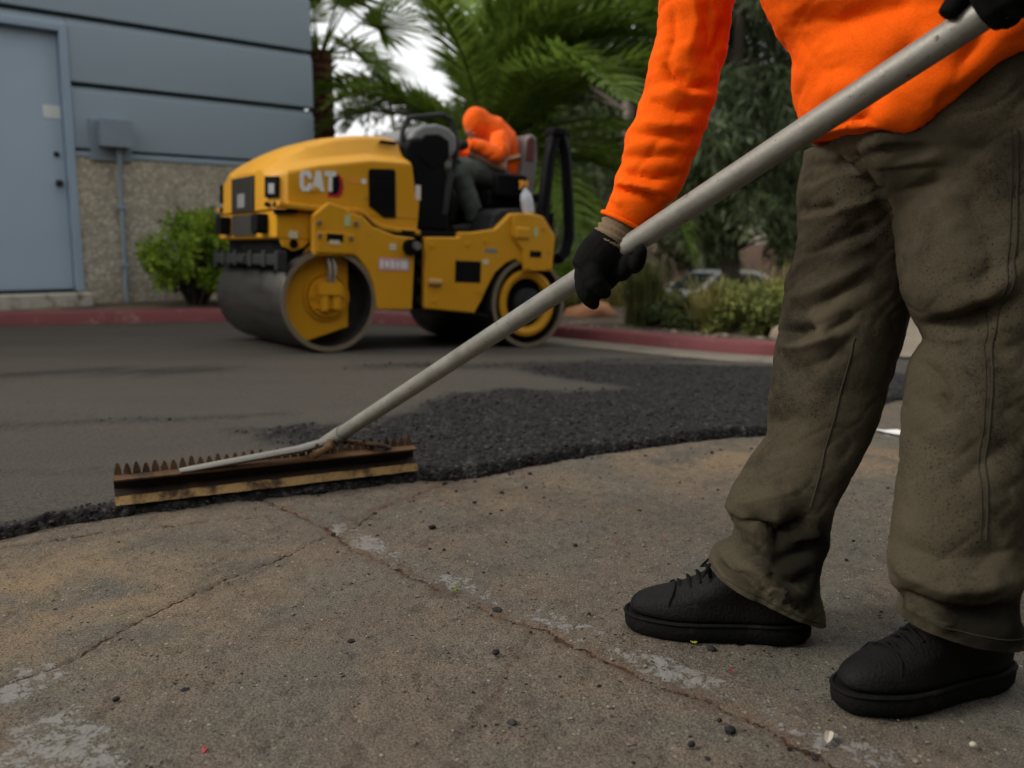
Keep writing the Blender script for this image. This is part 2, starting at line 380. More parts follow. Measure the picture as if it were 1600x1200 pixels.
def rock_protos(n=8, sub=1):
    out = []
    for i in range(n):
        bm = bmesh.new(); bmesh.ops.create_icosphere(bm, subdivisions=sub, radius=1)
        for v in bm.verts: v.co *= random.uniform(.72, 1.15)
        out.append((np.array([v.co[:] for v in bm.verts]), [tuple(v.index for v in f.verts) for f in bm.faces])); bm.free()
    return out
ROCKS = rock_protos()
def scatter_mesh(name, pts, sizes, mat, kind='stuff', sink=.15, label=None, cat=None, flat=.75):
    V = []; F = []; n = 0
    for (x, y, z), s in zip(pts, sizes):
        v, f = random.choice(ROCKS); a = random.uniform(0, 6.283); ca, sa = math.cos(a), math.sin(a)
        sx, sy, sz = s * random.uniform(.8, 1.25), s * random.uniform(.75, 1.1), s * random.uniform(.6, 1) * flat
        q = v * (sx, sy, sz); q = np.stack([q[:, 0] * ca - q[:, 1] * sa + x, q[:, 0] * sa + q[:, 1] * ca + y, q[:, 2] + z + sz * (1 - 2 * sink)], -1)
        V.append(q); F += [tuple(i + n for i in t) for t in f]; n += len(q)
    me = bpy.data.meshes.new(name); me.from_pydata(np.concatenate(V).tolist(), [], F)
    o = mesh_obj(name, me, mat, None, False); tag(o, label, cat, None, kind); return o
def build_loose():
    m = NT('asphalt_crumbs'); oi = m.noise(m.pos(), 75, 1)
    mat = m.done(m.ramp(oi, [(.3, (.009, .009, .009)), (.55, (.022, .021, .02)), (.7, (.042, .04, .037))]), .7, 0, m.bump(m.noise(m.pos(), 400, 2), .5, .002), .15)
    N = 90000; x = RNG.uniform(-1.6, 2.4, N); y = RNG.uniform(1.6, 6, N) ; e = edge_y(x); T = y - e
    lo = loose_mask(x, y); dens = np.where(T < .08, .5, lo ** 2 * .42 / (1 + np.maximum(0, y - 3.2) * .8))
    left = (x < -1.0) & (T < .06); dens = np.where(left, .9, dens)
    k = (T > -.015) & (RNG.random(N) < dens); x, y, T = x[k], y[k], T[k]
    z = gz(x, y) + np.where(T < .03, .006 + .02 * np.clip(T / .03, 0, 1), new_top(x, y)) 
    s = RNG.gamma(3, .0013, len(x)).clip(.002, .010)
    scatter_mesh('loose_asphalt', list(zip(x, y, z)), s, mat, label='loose black asphalt crumbs along the raked edge', cat='asphalt')
    # crumbs flung onto the old surface
    N = 3200; x = RNG.uniform(-1.3, 1.5, N); y = RNG.uniform(1, 3.4, N); d = edge_y(x) - y
    k = (d > .01) & (RNG.random(N) < .12 + .6 * np.exp(-np.maximum(d, 0) / .12)); x, y = x[k], y[k]
    s = RNG.gamma(2.0, .0016, len(x)).clip(.0015, .010)
    scatter_mesh('scattered_crumbs', list(zip(x, y, gz(x, y) - .002)), s, mat, label='tiny black crumbs strewn over the old asphalt', cat='grit')
build_loose()
# ------------------------------------------------------------------ kerb, verge, concrete apron
KERB = [(-9, 6.3), (-6, 7.05), (-4.62, 7.51), (-3.52, 7.85), (-2.65, 8.13), (-1.9, 8.5), (-1.15, 8.55), (-.4, 8.05), (.34, 7.36), (.66, 7.06), (.98, 6.79), (1.39, 6.45), (1.72, 6.27), (1.98, 6.24), (2.2, 6.42), (2.5, 7.1), (3.2, 8.9), (4.6, 12.2)]
def resample(pts, step):
    P = [Vector((*p, 0)) if len(p) == 2 else Vector(p) for p in pts]; out = []
    n = len(P)
    for i in range(n - 1):
        p0, p1, p2, p3 = P[max(i - 1, 0)], P[i], P[i + 1], P[min(i + 2, n - 1)]; k = max(2, int((p2 - p1).length / step))
        for j in range(k):
            t = j / k
            out.append(.5 * ((2 * p1) + (p2 - p0) * t + (2 * p0 - 5 * p1 + 4 * p2 - p3) * t * t + (3 * p1 - p0 - 3 * p2 + p3) * t ** 3))
    out.append(P[-1]); return out
KP = resample(KERB, .12)
KN = []
for i in range(len(KP)):
    d = (KP[min(i + 1, len(KP) - 1)] - KP[max(i - 1, 0)]).normalized(); KN.append(Vector((-d.y, d.x, 0)))   # to the left of travel: behind the kerb
def build_kerb():
    t = NT('red_kerb_paint'); p = t.pos()
    wear = t.mrange(t.noise(p, 7, 6, .7), .56, .66); c = t.mix(t.noise(p, 3, 4), (.13, .028, .032), (.19, .045, .046))
    c = t.mix(t.math('MULTIPLY', wear, .6), c, (.24, .16, .14)); c = t.mix(t.math('MULTIPLY', t.mrange(t.noise(p, 40, 4, .7), .58, .7), .6), c, (.07, .04, .035))
    red = t.done(c, .75, 0, t.bump(t.noise(p, 60, 4), .4, .006))
    prof = [(0, -.05), (.006, .10), (.02, .122), (.04, .128), (.15, .130), (.15, -.05)]
    m = MB(); rs = []
    for q, n in zip(KP, KN):
        g = G(q.x, q.y); rs.append([(q.x + n.x * a, q.y + n.y * a, g + .012 + b) for a, b in prof])
    m.rings(rs, True, True)
    o = m.build('kerb', red, smooth=True); tag(o, 'weathered red painted kerb along the planting strip', None, None, 'structure')
    gm = plain('gutter_concrete', (.17, .145, .112), .85, 0, .2, 3, .3, 90, ((.08, .07, .058), 2.5, .5), world=True)
    m = MB(); rs = []
    for q, n in zip(KP, KN):
        if -.6 < q.x < 3: rs.append([(q.x + n.x * a, q.y + n.y * a, G(q.x + n.x * a, q.y + n.y * a) + b) for a, b in ((.01, .030), (.01, .052), (-.15, .046), (-.34, .043), (-.36, .030))])
    m.rings(rs, True, True); o = m.build('gutter', gm, smooth=True); tag(o, 'pale concrete gutter at the foot of the red kerb', None, None, 'structure')
    # earth behind it
    t = NT('verge_earth'); p = t.pos(); n1 = t.noise(p, 2.5, 5, .65); n2 = t.noise(p, 60, 4, .7)
    c = t.ramp(n1, [(.35, (.050, .032, .020)), (.5, (.085, .058, .036)), (.62, (.15, .115, .078))])
    c = t.mix(t.math('MULTIPLY', t.mrange(n2, .5, .7), .6), c, (.21, .17, .12)); c = t.mix(t.math('MULTIPLY', t.mrange(n2, .5, .33), .6), c, (.022, .015, .010))
    em = t.done(c, .95, 0, t.bump(n2, .8, .02))
    offs = [.15, .2, .3, .45, .65, .9, 1.2, 1.6, 2.2, 3, 4]; rs = []
    for q, n in zip(KP, KN):
        r = []
        for k in offs:
            x, y = q.x + n.x * k, q.y + n.y * k
            z = G(q.x, q.y) + .125 + .05 * (1 - math.exp(-(k - .15) / .6)) + .03 * (float(fbm(np.float64(x * 4), np.float64(y * 4), 3, 5)) - .5) * min(1, (k - .15) * 3)
            if k >= 4: z -= 1.9
            r.append((x, y, z))
        rs.append(r)
    keep = [r for q, r in zip(KP, rs) if -9 < q.x < 4]
    # the strip folds over itself in the outer bends: pull its far rows in there
    m = MB(); m.rings(keep, False, False)
    o = m.build('verge', em, smooth=True, fix=False); tag(o, 'dry earth and mulch strip behind the red kerb', None, None, 'structure')
    # concrete apron beyond the planting
    ap = plain('apron_concrete', (.22, .18, .13), .85, 0, .2, 3, .3, 90, ((.10, .085, .07), 2, .55), world=True)
    m = MB(); gx = np.linspace(2.9, 14, 24); gy = np.linspace(6.6, 15, 18); vs = []; fs = []
    for b in gy:
        for a in gx: vs.append((a, b + .35 * (a - 2.9) * .3, G(a, b + .35 * (a - 2.9) * .3) + .045))
    for i in range(len(gy) - 1):
        for j in range(len(gx) - 1):
            k = i * len(gx) + j; fs.append((k, k + 1, k + 1 + len(gx), k + len(gx)))
    m.add(vs, fs); o = m.build('pavement', ap, fix=False); tag(o, 'pale concrete driveway beyond the planted island', None, None, 'structure')
build_kerb()

# ------------------------------------------------------------------ the building
WP = Vector((-4.361, 8.285, 0)); WD = Vector((.763, .647, 0)).normalized(); WN = Vector((-.647, .763, 0)).normalized()
WM = Matrix((( WD.x, WN.x, 0, WP.x), (WD.y, WN.y, 0, WP.y), (0, 0, 1, 0), (0, 0, 0, 1)))   # (along wall, into wall, up)
def build_building():
    blue = plain('blue_grey_wall_paint', (.245, .305, .355), .6, 0, .06, 1.5, .12, 120, world=True)
    trim = plain('blue_door_paint', (.34, .43, .52), .45, 0, .05, 2, .05, 80)
    frm = plain('blue_frame_paint', (.27, .35, .435), .45, 0, .05, 2, .05, 80)
    t = NT('exposed_aggregate'); p = t.pos(); v = t.voro(p, 26); sep = t.new('SeparateColor'); t.link(v.outputs['Color'], sep.inputs[0])
    c = t.ramp(sep.outputs[0], [(0, (.31, .275, .21)), (.5, (.42, .375, .29)), (1, (.54, .485, .385))]); c = t.mix(t.math('MULTIPLY', t.mrange(v.outputs['Distance'], .35, .6), .5), c, (.25, .22, .17))
    c = t.mix(t.math('MULTIPLY', t.mrange(t.noise(p, 3, 5), .5, .7), .35), c, (.20, .17, .12))
    agg = t.done(c, .9, 0, t.bump(t.math('SUBTRACT', 1., v.outputs['Distance']), .6, .012))
    conc = plain('stoop_concrete', (.38, .36, .31), .85, 0, .2, 5, .3, 80, ((.16, .12, .07), 6, .5))
    dark = plain('door_gap', (.02, .02, .02), .8); brass = plain('dark_bronze', (.05, .04, .03), .35, .8); white = plain('paper_label', (.62, .64, .62), .6)
    b = empty('warehouse', mat4=WM, label='blue grey warehouse with grooved wall panels over a pebbly base', cat='building')
    S0, S1 = -7.0, 2.872; D0, D1, F0, F1 = -.585, .330, -.655, .400; FT = 2.685
    def row(z0, z1, sa, sb, top=True):
        y = [( 0, z0), (0, z1 - .075), (.05, z1), (.16, z1), (.16, z0)] if top else [(0, z0), (0, z1), (.16, z1), (.16, z0)]
        m = MB(); n = len(y); vs = [(sa, a, z) for a, z in y] + [(sb, a, z) for a, z in y]
        m.add(vs, [tuple(range(n)), tuple(range(2 * n - 1, n - 1, -1))] + [(i, (i + 1) % n, (i + 1) % n + n, i + n) for i in range(n)])
        return m.build('panel', blue, b, bevel=.004)
    zs = [1.605, 2.200, 2.797, 3.394, 3.99, 4.59, 5.19]
    for i in range(len(zs) - 1):
        z0, z1 = zs[i], zs[i + 1] - .032
        if z0 < FT:
            if z0 > 2.1:
                row(z0, z1, S0, F0 - .004); row(z0, z1, F1 + .004, S1); row(FT + .004, z1, F0, F1)
            else:
                row(z0, z1, S0, F0 - .004); row(z0, z1, F1 + .004, S1)
        else: row(z0, z1, S0, S1)
    # core behind the panels, with the door opening
    m = MB(); m.box((S0, .165, 0), (F0, 5.5, 5.3)); m.box((F1, .165, 0), (S1 - .02, 5.5, 5.3)); m.box((F0, .165, FT), (F1, 5.5, 5.3)); m.box((F0, .35, 0), (F1, 5.5, FT)); m.build('wall_core', blue, b)
    m = MB(); m.prism([(0, 0), (1, 0), (1, 1), (0, 1)], 0, 1); m = MB()
    for sa, sb in ((S0, F0 - .004), (F1 + .004, S1)):
        y = [(.045, 1.592), (0, 1.565), (0, 1.525), (.16, 1.525), (.16, 1.592)]; n = 5; vs = [(sa, a, z) for a, z in y] + [(sb, a, z) for a, z in y]
        m.add(vs, [tuple(range(n)), tuple(range(2 * n - 1, n - 1, -1))] + [(i, (i + 1) % n, (i + 1) % n + n, i + n) for i in range(n)])
    m.build('ledge', blue, b, bevel=.004)
    m = MB(); m.box((S0, .008, -.1), (F0 - .004, .16, 1.52)); m.box((F1 + .004, .008, -.1), (S1 - .004, .16, 1.52)); m.build('base_wall', agg, b, bevel=.005)
    m = MB(); m.box((F0, -.02, .28), (D0, .16, FT)); m.box((D1, -.02, .28), (F1, .16, FT)); m.box((D0, -.02, 2.625), (D1, .16, FT)); m.build('door_frame', frm, b, bevel=.006)
    dr = MB().box((D0 + .004, .07, .30), (D1 - .004, .115, 2.619)).build('door', trim, b, bevel=.004)
    MB().box((D0, .118, .285), (D1, .15, 2.62)).build('door_gap', dark, b)
    k = MB(); k.lathe([(0, -.072), (.018, -.07), (.027, -.055), (.027, -.04), (.012, -.028), (.012, -.006), (.032, -.004), (.032, 0)], (.262, .07, 1.276), (0, 1, 0), 20); k.build('knob', brass, dr, smooth=True)
    k = MB(); k.lathe([(0, -.02), (.02, -.018), (.026, -.004), (.026, 0)], (.258, .07, 1.54), (0, 1, 0), 20); k.build('deadbolt', brass, dr, smooth=True)
    MB().box((.170, .066, 1.86), (.318, .0695, 1.975)).build('sticker', white, dr, label='small white blank label on the door')
    MB().box((F0 - .25, -.22, .02), (F1 + .02, .2, .272)).build('stoop', conc, b, bevel=.02)
    MB().box((D0, -.04, .272), (D1, .13, .290)).build('threshold', dark, b, bevel=.003)
    # electrical box and conduit
    grey = plain('painted_box', (.20, .25, .295), .5, 0, .1, 6); pipe = plain('conduit_paint', (.23, .285, .33), .45, .1, .1, 8)
    e = empty('electrical_box', mat4=WM, label='blue grey electrical box with conduit on the warehouse wall', cat='electrical box')
    MB().box((.535, -.025, 1.50), (.905, -.001, 1.88)).build('back_plate', grey, e, bevel=.004)
    bx = MB().box((.600, -.15, 1.625), (.880, -.026, 1.865)).build('housing', grey, e, bevel=.008)
    MB().box((.594, -.162, 1.619), (.886, -.151, 1.872)).build('cover', grey, e, bevel=.004)
    m = MB(); m.tube([(.775, -.07, 1.63), (.775, -.07, 1.5), (.775, -.05, 1.44), (.775, -.035, 1.3), (.772, -.035, .12)], .022, 14); m.build('conduit', pipe, e, smooth=True)
    for z in (1.05, .5): MB().box((.735, -.062, z), (.815, .0, z + .03)).build('strap', pipe, e, bevel=.003)
build_building()
# ------------------------------------------------------------------ the roller
RU = Vector((.818, .573, -.045)).normalized(); RW = Vector((-.574, .819, 0)).normalized(); RV = RU.cross(RW)
if RV.z < 0: RV = -RV
RO = Vector((OX, OY, .032))
RM = Matrix(((RU.x, RW.x, RV.x, RO.x), (RU.y, RW.y, RV.y, RO.y), (RU.z, RW.z, RV.z, RO.z), (0, 0, 0, 1)))
WID = 1.26
def mir(y): return WID - y
def build_roller():
    t = NT('yellow_machine_paint'); v = t.obj(); n = t.noise(v, 3, 5, .6)
    c = t.mix(n, (.60, .275, .010), (.68, .33, .016)); c = t.mix(t.math('MULTIPLY', t.mrange(t.noise(v, 9, 6, .7), .58, .75), .45), c, (.16, .085, .02))
    yel = t.done(c, t.mrange(n, .3, .7, .36, .5), 0, t.bump(t.noise(v, 40, 3), .06, .004), .3)
    blk = plain('black_plastic', (.006, .006, .0065), .6, 0, .3, 8, spec=.08); blk2 = plain('black_rubber', (.006, .006, .006), .8, 0, .3, 8, spec=.1)
    steel = NT('drum_steel'); v = steel.obj(); n = steel.noise(steel.scale(v, (9, 1.2, 9)), 2, 5, .6)
    c = steel.mix(n, (.032, .030, .027), (.062, .057, .05)); c = steel.mix(steel.mrange(steel.noise(v, 5, 5), .5, .7), c, (.03, .026, .02))
    drum_m = steel.done(c, steel.mrange(n, .3, .7, .38, .6), .55)
    rim_m = plain('dusty_rim', (.19, .15, .10), .8, .1, .35, 10); grey = plain('grey_pad', (.20, .205, .20), .7, 0, .15, 8)
    dgrey = plain('dark_grey_plastic', (.028, .029, .029), .6, 0, .2, 6, spec=.2); white = plain('white_decal', (.72, .72, .70), .5); red = plain('red_decal', (.42, .02, .03), .45)
    pink = plain('faded_sign', (.62, .34, .36), .6); lamp = plain('lamp_glass', (.34, .35, .35), .2, 0, .1); chrome = plain('worn_metal', (.30, .29, .27), .4, .8, .3, 20)
    green = plain('pale_green_sticker', (.42, .52, .25), .5); amber = plain('amber_sticker', (.72, .30, .03), .5); cream = plain('cream_sticker', (.62, .55, .36), .5)
    mesh_m = plain('grille_mesh', (.045, .04, .033), .65, .3, .4, 90, .8, 220)
    r = empty('road_roller', mat4=RM, label='yellow tandem road roller on the fresh asphalt', cat='road roller')

    def drum(cx, rr):
        d = MB(); d.lathe([(rr - .03, .004), (rr - .022, 0), (rr - .004, 0), (rr, .006), (rr, WID - .006), (rr - .004, WID), (rr - .022, WID), (rr - .03, WID - .004), (rr - .03, WID - .16), (.05, WID - .17), (.05, .17), (rr - .03, .16)], (cx, 0, rr), (0, 1, 0), 72)
        k = len(d.f); n = 72
        d.f += [(i, (i + 1) % n, (i + 1) % n + 11 * n, i + 11 * n) for i in range(n)]
        o = d.build('drum', drum_m, r, smooth=True)
        for y0, s in ((0, 1), (WID, -1)):
            q = MB(); q.lathe([(rr - .033, 0.0015), (rr - .003, 0.0015), (rr - .003, -.002), (rr - .033, -.002)], (cx, y0, rr), (0, -s, 0), 72); q.f += [(i, (i + 1) % 72, (i + 1) % 72 + 3 * 72, i + 3 * 72) for i in range(72)]
            q.build('rim', rim_m, o, smooth=True)
        return o
    drum(0, .322); drum(1.547, .325)

    # drive plates and hubs seen inside the drum ends
    fp = [(-.11, .66), (.158, .66), (.168, .15), (-.12, .06), (-.20, .11), (-.288, .29), (-.285, .40), (-.20, .52)]
    for f in (lambda y: y, mir):
        o = MB().prism(fp, f(.085), f(.115)).build('drive_plate', yel, r, bevel=.01)
        h = MB(); h.cyl((.01, f(.055), .345), (.01, f(.10), .345), .13, 28); h.cyl((.01, f(.025), .345), (.01, f(.06), .345), .075, 20)
        h.box((-.07, min(f(.0), f(.06)), .36), (.08, max(f(.0), f(.06)), .435)); h.box((-.05, min(f(.005), f(.06)), .26), (-.01, max(f(.005), f(.06)), .37)); h.box((.03, min(f(.005), f(.06)), .27), (.07, max(f(.005), f(.06)), .35)); h.build('hub_motor', yel, o, smooth=True)
        for k in range(8):
            a = k * math.pi / 4; MB().cyl((.01 + .11 * math.cos(a), f(.045), .345 + .11 * math.sin(a)), (.01 + .11 * math.cos(a), f(.06), .345 + .095 * math.sin(a)), .012, 6).build('bolt', yel, o)
        h = MB()
        for x in (.0, .035): h.tube([(x, f(.03), .43), (x + .005, f(.02), .53), (x - .01, f(.07), .66)], .011, 8)
        h.build('hose', chrome, r, smooth=True)
        # rear end
        h = MB(); h.lathe([(.175, .06), (.242, .055), (.242, .02), (.215, .012), (.180, .03), (.175, .06)], (1.547, 0 if f(0) == 0 else WID, .325), (0, 1 if f(0) == 0 else -1, 0), 48); q = h.build('wheel_ring', yel, r, smooth=True)
        h = MB(); h.lathe([(.0, .075), (.185, .075), (.185, .085), (.0, .085)], (1.547, 0 if f(0) == 0 else WID, .325), (0, 1 if f(0) == 0 else -1, 0), 40); h.build('wheel_disc', blk2, q, smooth=True)
        h = MB(); h.lathe([(.138, .084), (.142, .070), (.152, .070), (.156, .084)], (.01, 0 if f(0) == 0 else WID, .345), (0, 1 if f(0) == 0 else -1, 0), 40); h.build('plate_ring', yel, o, smooth=True)
        h = MB(); h.cyl((1.547, f(-.01), .325), (1.547, f(.06), .325), .105, 24); h.cyl((1.547, f(-.035), .325), (1.547, f(-.01), .325), .055, 18); h.build('hub', dgrey, q, smooth=True)
        h = MB(); h.cyl((1.58, f(-.05), .31), (1.58, f(-.03), .31), .032, 12); h.build('hub_cap', chrome, q, smooth=True)

    # front frame sides
    fb = [(-.12, .846), (-.09, .871), (-.02, .93), (.091, .906), (.13, .875), (.215, .86), (.281, .80), (.443, .752), (.592, .742), (.580, .269), (.325, .268), (.312, .36), (.292, .44), (.252, .522), (.20, .58), (.166, .608), (-.117, .598)]
    for f in (lambda y: y, mir):
        MB().prism(fb, f(-.012), f(.05)).build('side_frame', yel, r, bevel=.012)
        MB().prism([(-.10, .62), (.15, .62), (.15, .745), (-.10, .745)], f(-.022), f(-.012)).build('bracket_plate', yel, r, bevel=.006)
        MB().box((-.035, min(f(-.0235), f(-.01)), .69), (.075, max(f(-.0235), f(-.01)), .738)).build('slot', blk, r)
        for x, z in ((-.085, .72), (.125, .715), (-.085, .80), (.16, .81)):
            MB().cyl((x, f(-.034), z), (x, f(-.012), z), .014, 8).build('bolt', chrome, r)
    MB().box((-.02, -.026, .672), (.05, -.0238, .70)).build('sticker', cream, r); MB().box((.085, -.0145, .79), (.125, -.0125, .86)).build('sticker', green, r)
    MB().box((.40, -.0145, .655), (.45, -.0125, .70)).build('sticker', cream, r); MB().cyl((.55, -.05, .68), (.55, -.012, .68), .055, 18).build('coupling', blk, r, smooth=True); MB().cyl((.575, -.075, .69), (.575, -.05, .69), .028, 12).build('fitting', chrome, r, smooth=True)
    sg = MB().box((.325, -.0155, .525), (.548, -.0125, .605)).build('warning_sign', pink, r, label='faded pink and white warning sign')
    m = MB()
    for x0, x1, z0, z1 in ((.335, .36, .54, .59), (.37, .40, .545, .585), (.41, .44, .54, .59), (.45, .475, .545, .585), (.485, .535, .54, .59)): m.box((x0, -.0168, z0), (x1, -.0156, z1))
    m.build('sign_print', white, sg)

    # engine base, valance, scraper
    m = MB(); m.prism([(-.325, .862), (-.325, .70), (-.30, .69), (-.10, .69), (-.10, .862)], .07, WID - .07); m.build('engine_base', yel, r, bevel=.012)
    m = MB(); m.prism([(-.30, .69), (-.275, .645), (-.215, .62), (-.15, .645), (-.105, .69)], .066, .10); m.build('tow_lug', yel, r, bevel=.006)
    MB().cyl((-.215, .06, .665), (-.215, .08, .665), .028, 16).build('tow_hole', blk, r); MB().box((-.245, .062, .70), (-.19, .0685, .745)).build('sticker', cream, r)
    MB().box((-.27, .12, .50), (.4, WID - .12, .70)).build('under_frame', blk2, r)
    m = MB(); m.box((-.34, .04, .53), (-.29, WID - .04, .60)); m.box((-.345, .0, .50), (-.28, .05, .62)); m.box((-.345, WID - .05, .50), (-.28, WID, .62)); m.build('scraper_bar', dgrey, r, bevel=.008)
    for y in (.2, .45, .75, 1.0): MB().box((-.35, y, .52), (-.335, y + .06, .62)).build('scraper_bracket', dgrey, r, bevel=.004)
    m = MB(); m.box((-.352, .58, .545), (-.342, .82, .59)); m.build('scraper_plate', dgrey, r)

    # hood
    us = [-.335, -.325, -.30, -.25, -.16, -.05, .12, .30, .45, .535, .56]
    zsh = np.interp(us, [-.33, -.31, -.05, .3, .535, .6], [1.065, 1.094, 1.164, 1.229, 1.238, 1.23])
    ztp = np.interp(us, [-.335, -.31, -.25, -.1, .1, .3, .45, .53, .56], [1.10, 1.135, 1.195, 1.285, 1.355, 1.395, 1.41, 1.405, 1.385])
    rs = []
    for u, s, z in zip(us, zsh, ztp):
        a = .055 + .135 * max(0, (-.22 - u) / .115) ** 1.5; lean = max(0, u - .5)
        half = [(a, .868), (a, .95), (a, s - .035), (a + .006, s - .012), (a + .025, s + .004), (a + .085, s + .03), (a + .115, s + .05), (a + .155, max(s + .055, z - .035)), (a + .185, max(s + .06, z - .008)), (a + .24, z), (.46, z + .014), (.63, z + .018)]
        ring = [(u, y, q) for y, q in half] + [(u, WID - y, q) for y, q in half[-2::-1]]
        # the back of the hood leans: lower points reach further back
        if u > .4: ring = [(x + (1.41 - zz) * .16 * (u - .4) / .16, y, zz) for x, y, zz in ring]
        rs.append(ring)
    m = MB(); m.rings(rs, True); hood = m.build('hood', yel, r, smooth=True, bevel=.008)
    # side skirt moulding
    for f in (lambda y: y, mir):
        path = [(-.325, .885), (-.276, .876), (-.132, .872), (.011, .874), (.20, .874), (.235, .865), (.285, .82), (.345, .785), (.443, .772), (.648, .762)]
        n = len(path); up = [(x, z + .035) for x, z in path]
        m = MB()
        for i in range(n - 1): m.prism([path[i], path[i + 1], up[i + 1], up[i]], f(.02), f(.08))
        m.build('moulding', yel, r, bevel=.008)
        m = MB()
        for i in range(5, n - 1): m.prism([path[i], path[i + 1], (path[i + 1][0], path[i + 1][1] - .018), (path[i][0], path[i][1] - .018)], f(.0), f(.06))
        m.build('seal', blk2, r)
        m = MB(); m.prism([(-.34, .868), (-.20, .874), (-.20, .852), (-.335, .838)], f(.045), f(.09)); m.build('corner_seal', blk2, r, bevel=.003)
        m = MB(); m.prism([(.24, .80), (.285, .845), (.345, .80), (.640, .785), (.655, 1.0), (.60, 1.0), (.56, .90), (.3, .90)], f(.058), f(.14)); m.build('hood_lower_panel', yel, r, bevel=.006)
        w = MB().prism([(.276, 1.15), (.285, 1.165), (.455, 1.178), (.468, 1.165), (.478, .868), (.392, .862), (.283, .93)], f(.048), f(.07)).build('side_vent', blk, hood, bevel=.004)
        m = MB()
        for k in range(6): m.box((.30, min(f(.045), f(.052)), .935 + k * .036), (.455, max(f(.045), f(.052)), .945 + k * .036))
        m.build('louvre', blk, w)
        MB().box((.505, min(f(.012), f(.03)), .772), (.60, max(f(.012), f(.03)), .79)).build('latch', blk, r)
    MB().prism([(.40, 1.345), (.53, 1.345), (.53, 1.37), (.42, 1.37)], .17, .185).build('hood_vent', blk, hood, bevel=.003)
    # front: grille, lights, bumpers
    MB().box((-.343, .42, .87), (-.333, .86, 1.092)).build('grille', mesh_m, hood, bevel=.003)
    m = MB()
    for k in range(7): m.box((-.347, .43 + k * .068, .875), (-.342, .437 + k * .068, 1.088))
    m.build('grille_bar', blk, hood)
    MB().box((-.349, .58, .895), (-.343, .72, .985)).build('emblem_plate', grey, hood, bevel=.004)
    MB().box((-.343, .42, .715), (-.327, .86, .852)).build('lower_grille', mesh_m, r, bevel=.003)
    for y in (.125, WID - .195):
        d = Vector((-.8, -.55 if y < .6 else .55, 0)).normalized(); R = Matrix.Translation((-.312 , y + .035, 1.005)) @ d.to_track_quat('X', 'Z').to_matrix().to_4x4()
        o = MB().box((-.02, -.05, -.065), (.022, .05, .065), R).build('headlight', blk, hood, bevel=.008)
        MB().box((.0225, -.015, -.042), (.028, .028, .02), R).build('lens', lamp, o, bevel=.003)
        for k in (-.032, .03): MB().cyl(R @ Vector((.0, k, -.105)), R @ Vector((.022, k, -.105)), .016, 12).build('marker', blk, hood)
    for y in (.20, WID - .34): MB().box((-.40, y, .725), (-.322, y + .12, .845)).build('bumper_block', blk2, r, bevel=.012)
    # decals: the maker's lettering on the hood
    C = [(0, .2), (.2, 0), (.8, 0), (1, .2), (1, .4), (.66, .4), (.66, .3), (.6, .24), (.4, .24), (.34, .3), (.34, .7), (.4, .76), (.6, .76), (.66, .7), (.66, .62), (1, .62), (1, .8), (.8, 1), (.2, 1), (0, .8)]
    A = [(0, 0), (.32, 0), (.37, .16), (.63, .16), (.68, 0), (1, 0), (.70, 1), (.30, 1)]; T = [(.32, 0), (.68, 0), (.68, .74), (1, .74), (1, 1), (0, 1), (0, .74), (.32, .74)]
    tilt = .09
    for f, flip in ((lambda y: y, 1), (mir, -1)):
        def P(a, b): return (a if flip > 0 else -.115 - (a + .0), b)
        dx = (lambda a: a) if flip > 0 else (lambda a: -.13 - a)
        lo, hi = (-.186, .09)
        m = MB(); m.prism([(dx(.0), .965), (dx(.075), .965), (dx(.098), .99), (dx(.108), 1.035), (dx(.098), 1.085), (dx(.07), 1.11), (dx(.02), 1.11)], f(.0535), f(.056)); m.build('emblem_back', red, hood)
        m = MB(); m.prism([(dx(.01), .985), (dx(.06), .985), (dx(.075), 1.01), (dx(.08), 1.05), (dx(.07), 1.10), (dx(.01), 1.10)], f(.0515), f(.054)); m.build('emblem_black', blk, hood)  # black part of the printed emblem
        for k, g in enumerate((C, A, T)):
            x0 = -.183 + k * .080; wd = .084 if k == 1 else .076; x0 -= .004 if k == 1 else 0
            q = [(dx(x0 + wd * a) if flip > 0 else (-.13 + .183 - .24) + .0 + k * .08 + wd * a, .985 + .125 * b + tilt * (x0 + .183 + wd * a) * .8) for a, b in g]
            m = MB(); m.prism(q, f(.0495), f(.052)); m.build('letter', white, hood)
        tri = [(-.112, .988), (-.056, .992), (-.084, 1.03)]
        MB().prism([(dx(a) if flip > 0 else a + .02, b) for a, b in tri], f(.047), f(.0505)).build('letter_triangle', yel, hood)
    MB().box((.125, .0535, 1.062), (.225, .0555, 1.105)).build('sticker', amber, hood); MB().cyl((.245, .0525, 1.082), (.245, .0555, 1.082), .018, 12).build('sticker', white, hood)

    # centre joint and rear frame
    MB().box((.635, .10, .27), (.745, WID - .10, .75)).build('centre_joint', blk2, r, bevel=.01)
    for z in (.33, .46, .58, .70):
        for y in (.085, WID - .085): MB().cyl((.69, y - .02, z), (.69, y + .02, z), .03, 12).build('joint_pin', dgrey, r, smooth=True)
    rf = [(.668, .753), (.932, .766), (.932, .80), (1.044, .806), (1.228, .838), (1.359, .956), (1.538, .968), (1.642, .952), (1.755, .82), (1.721, .62), (1.467, .60), (1.40, .635), (1.321, .60), (1.235, .53), (1.175, .43), (1.13, .34), (1.075, .248), (.681, .278)]
    rb = [(1.36, .945), (1.43, .962), (1.60, .95), (1.74, .81), (1.721, .560), (1.467, .556), (1.455, .70), (1.36, .80)]
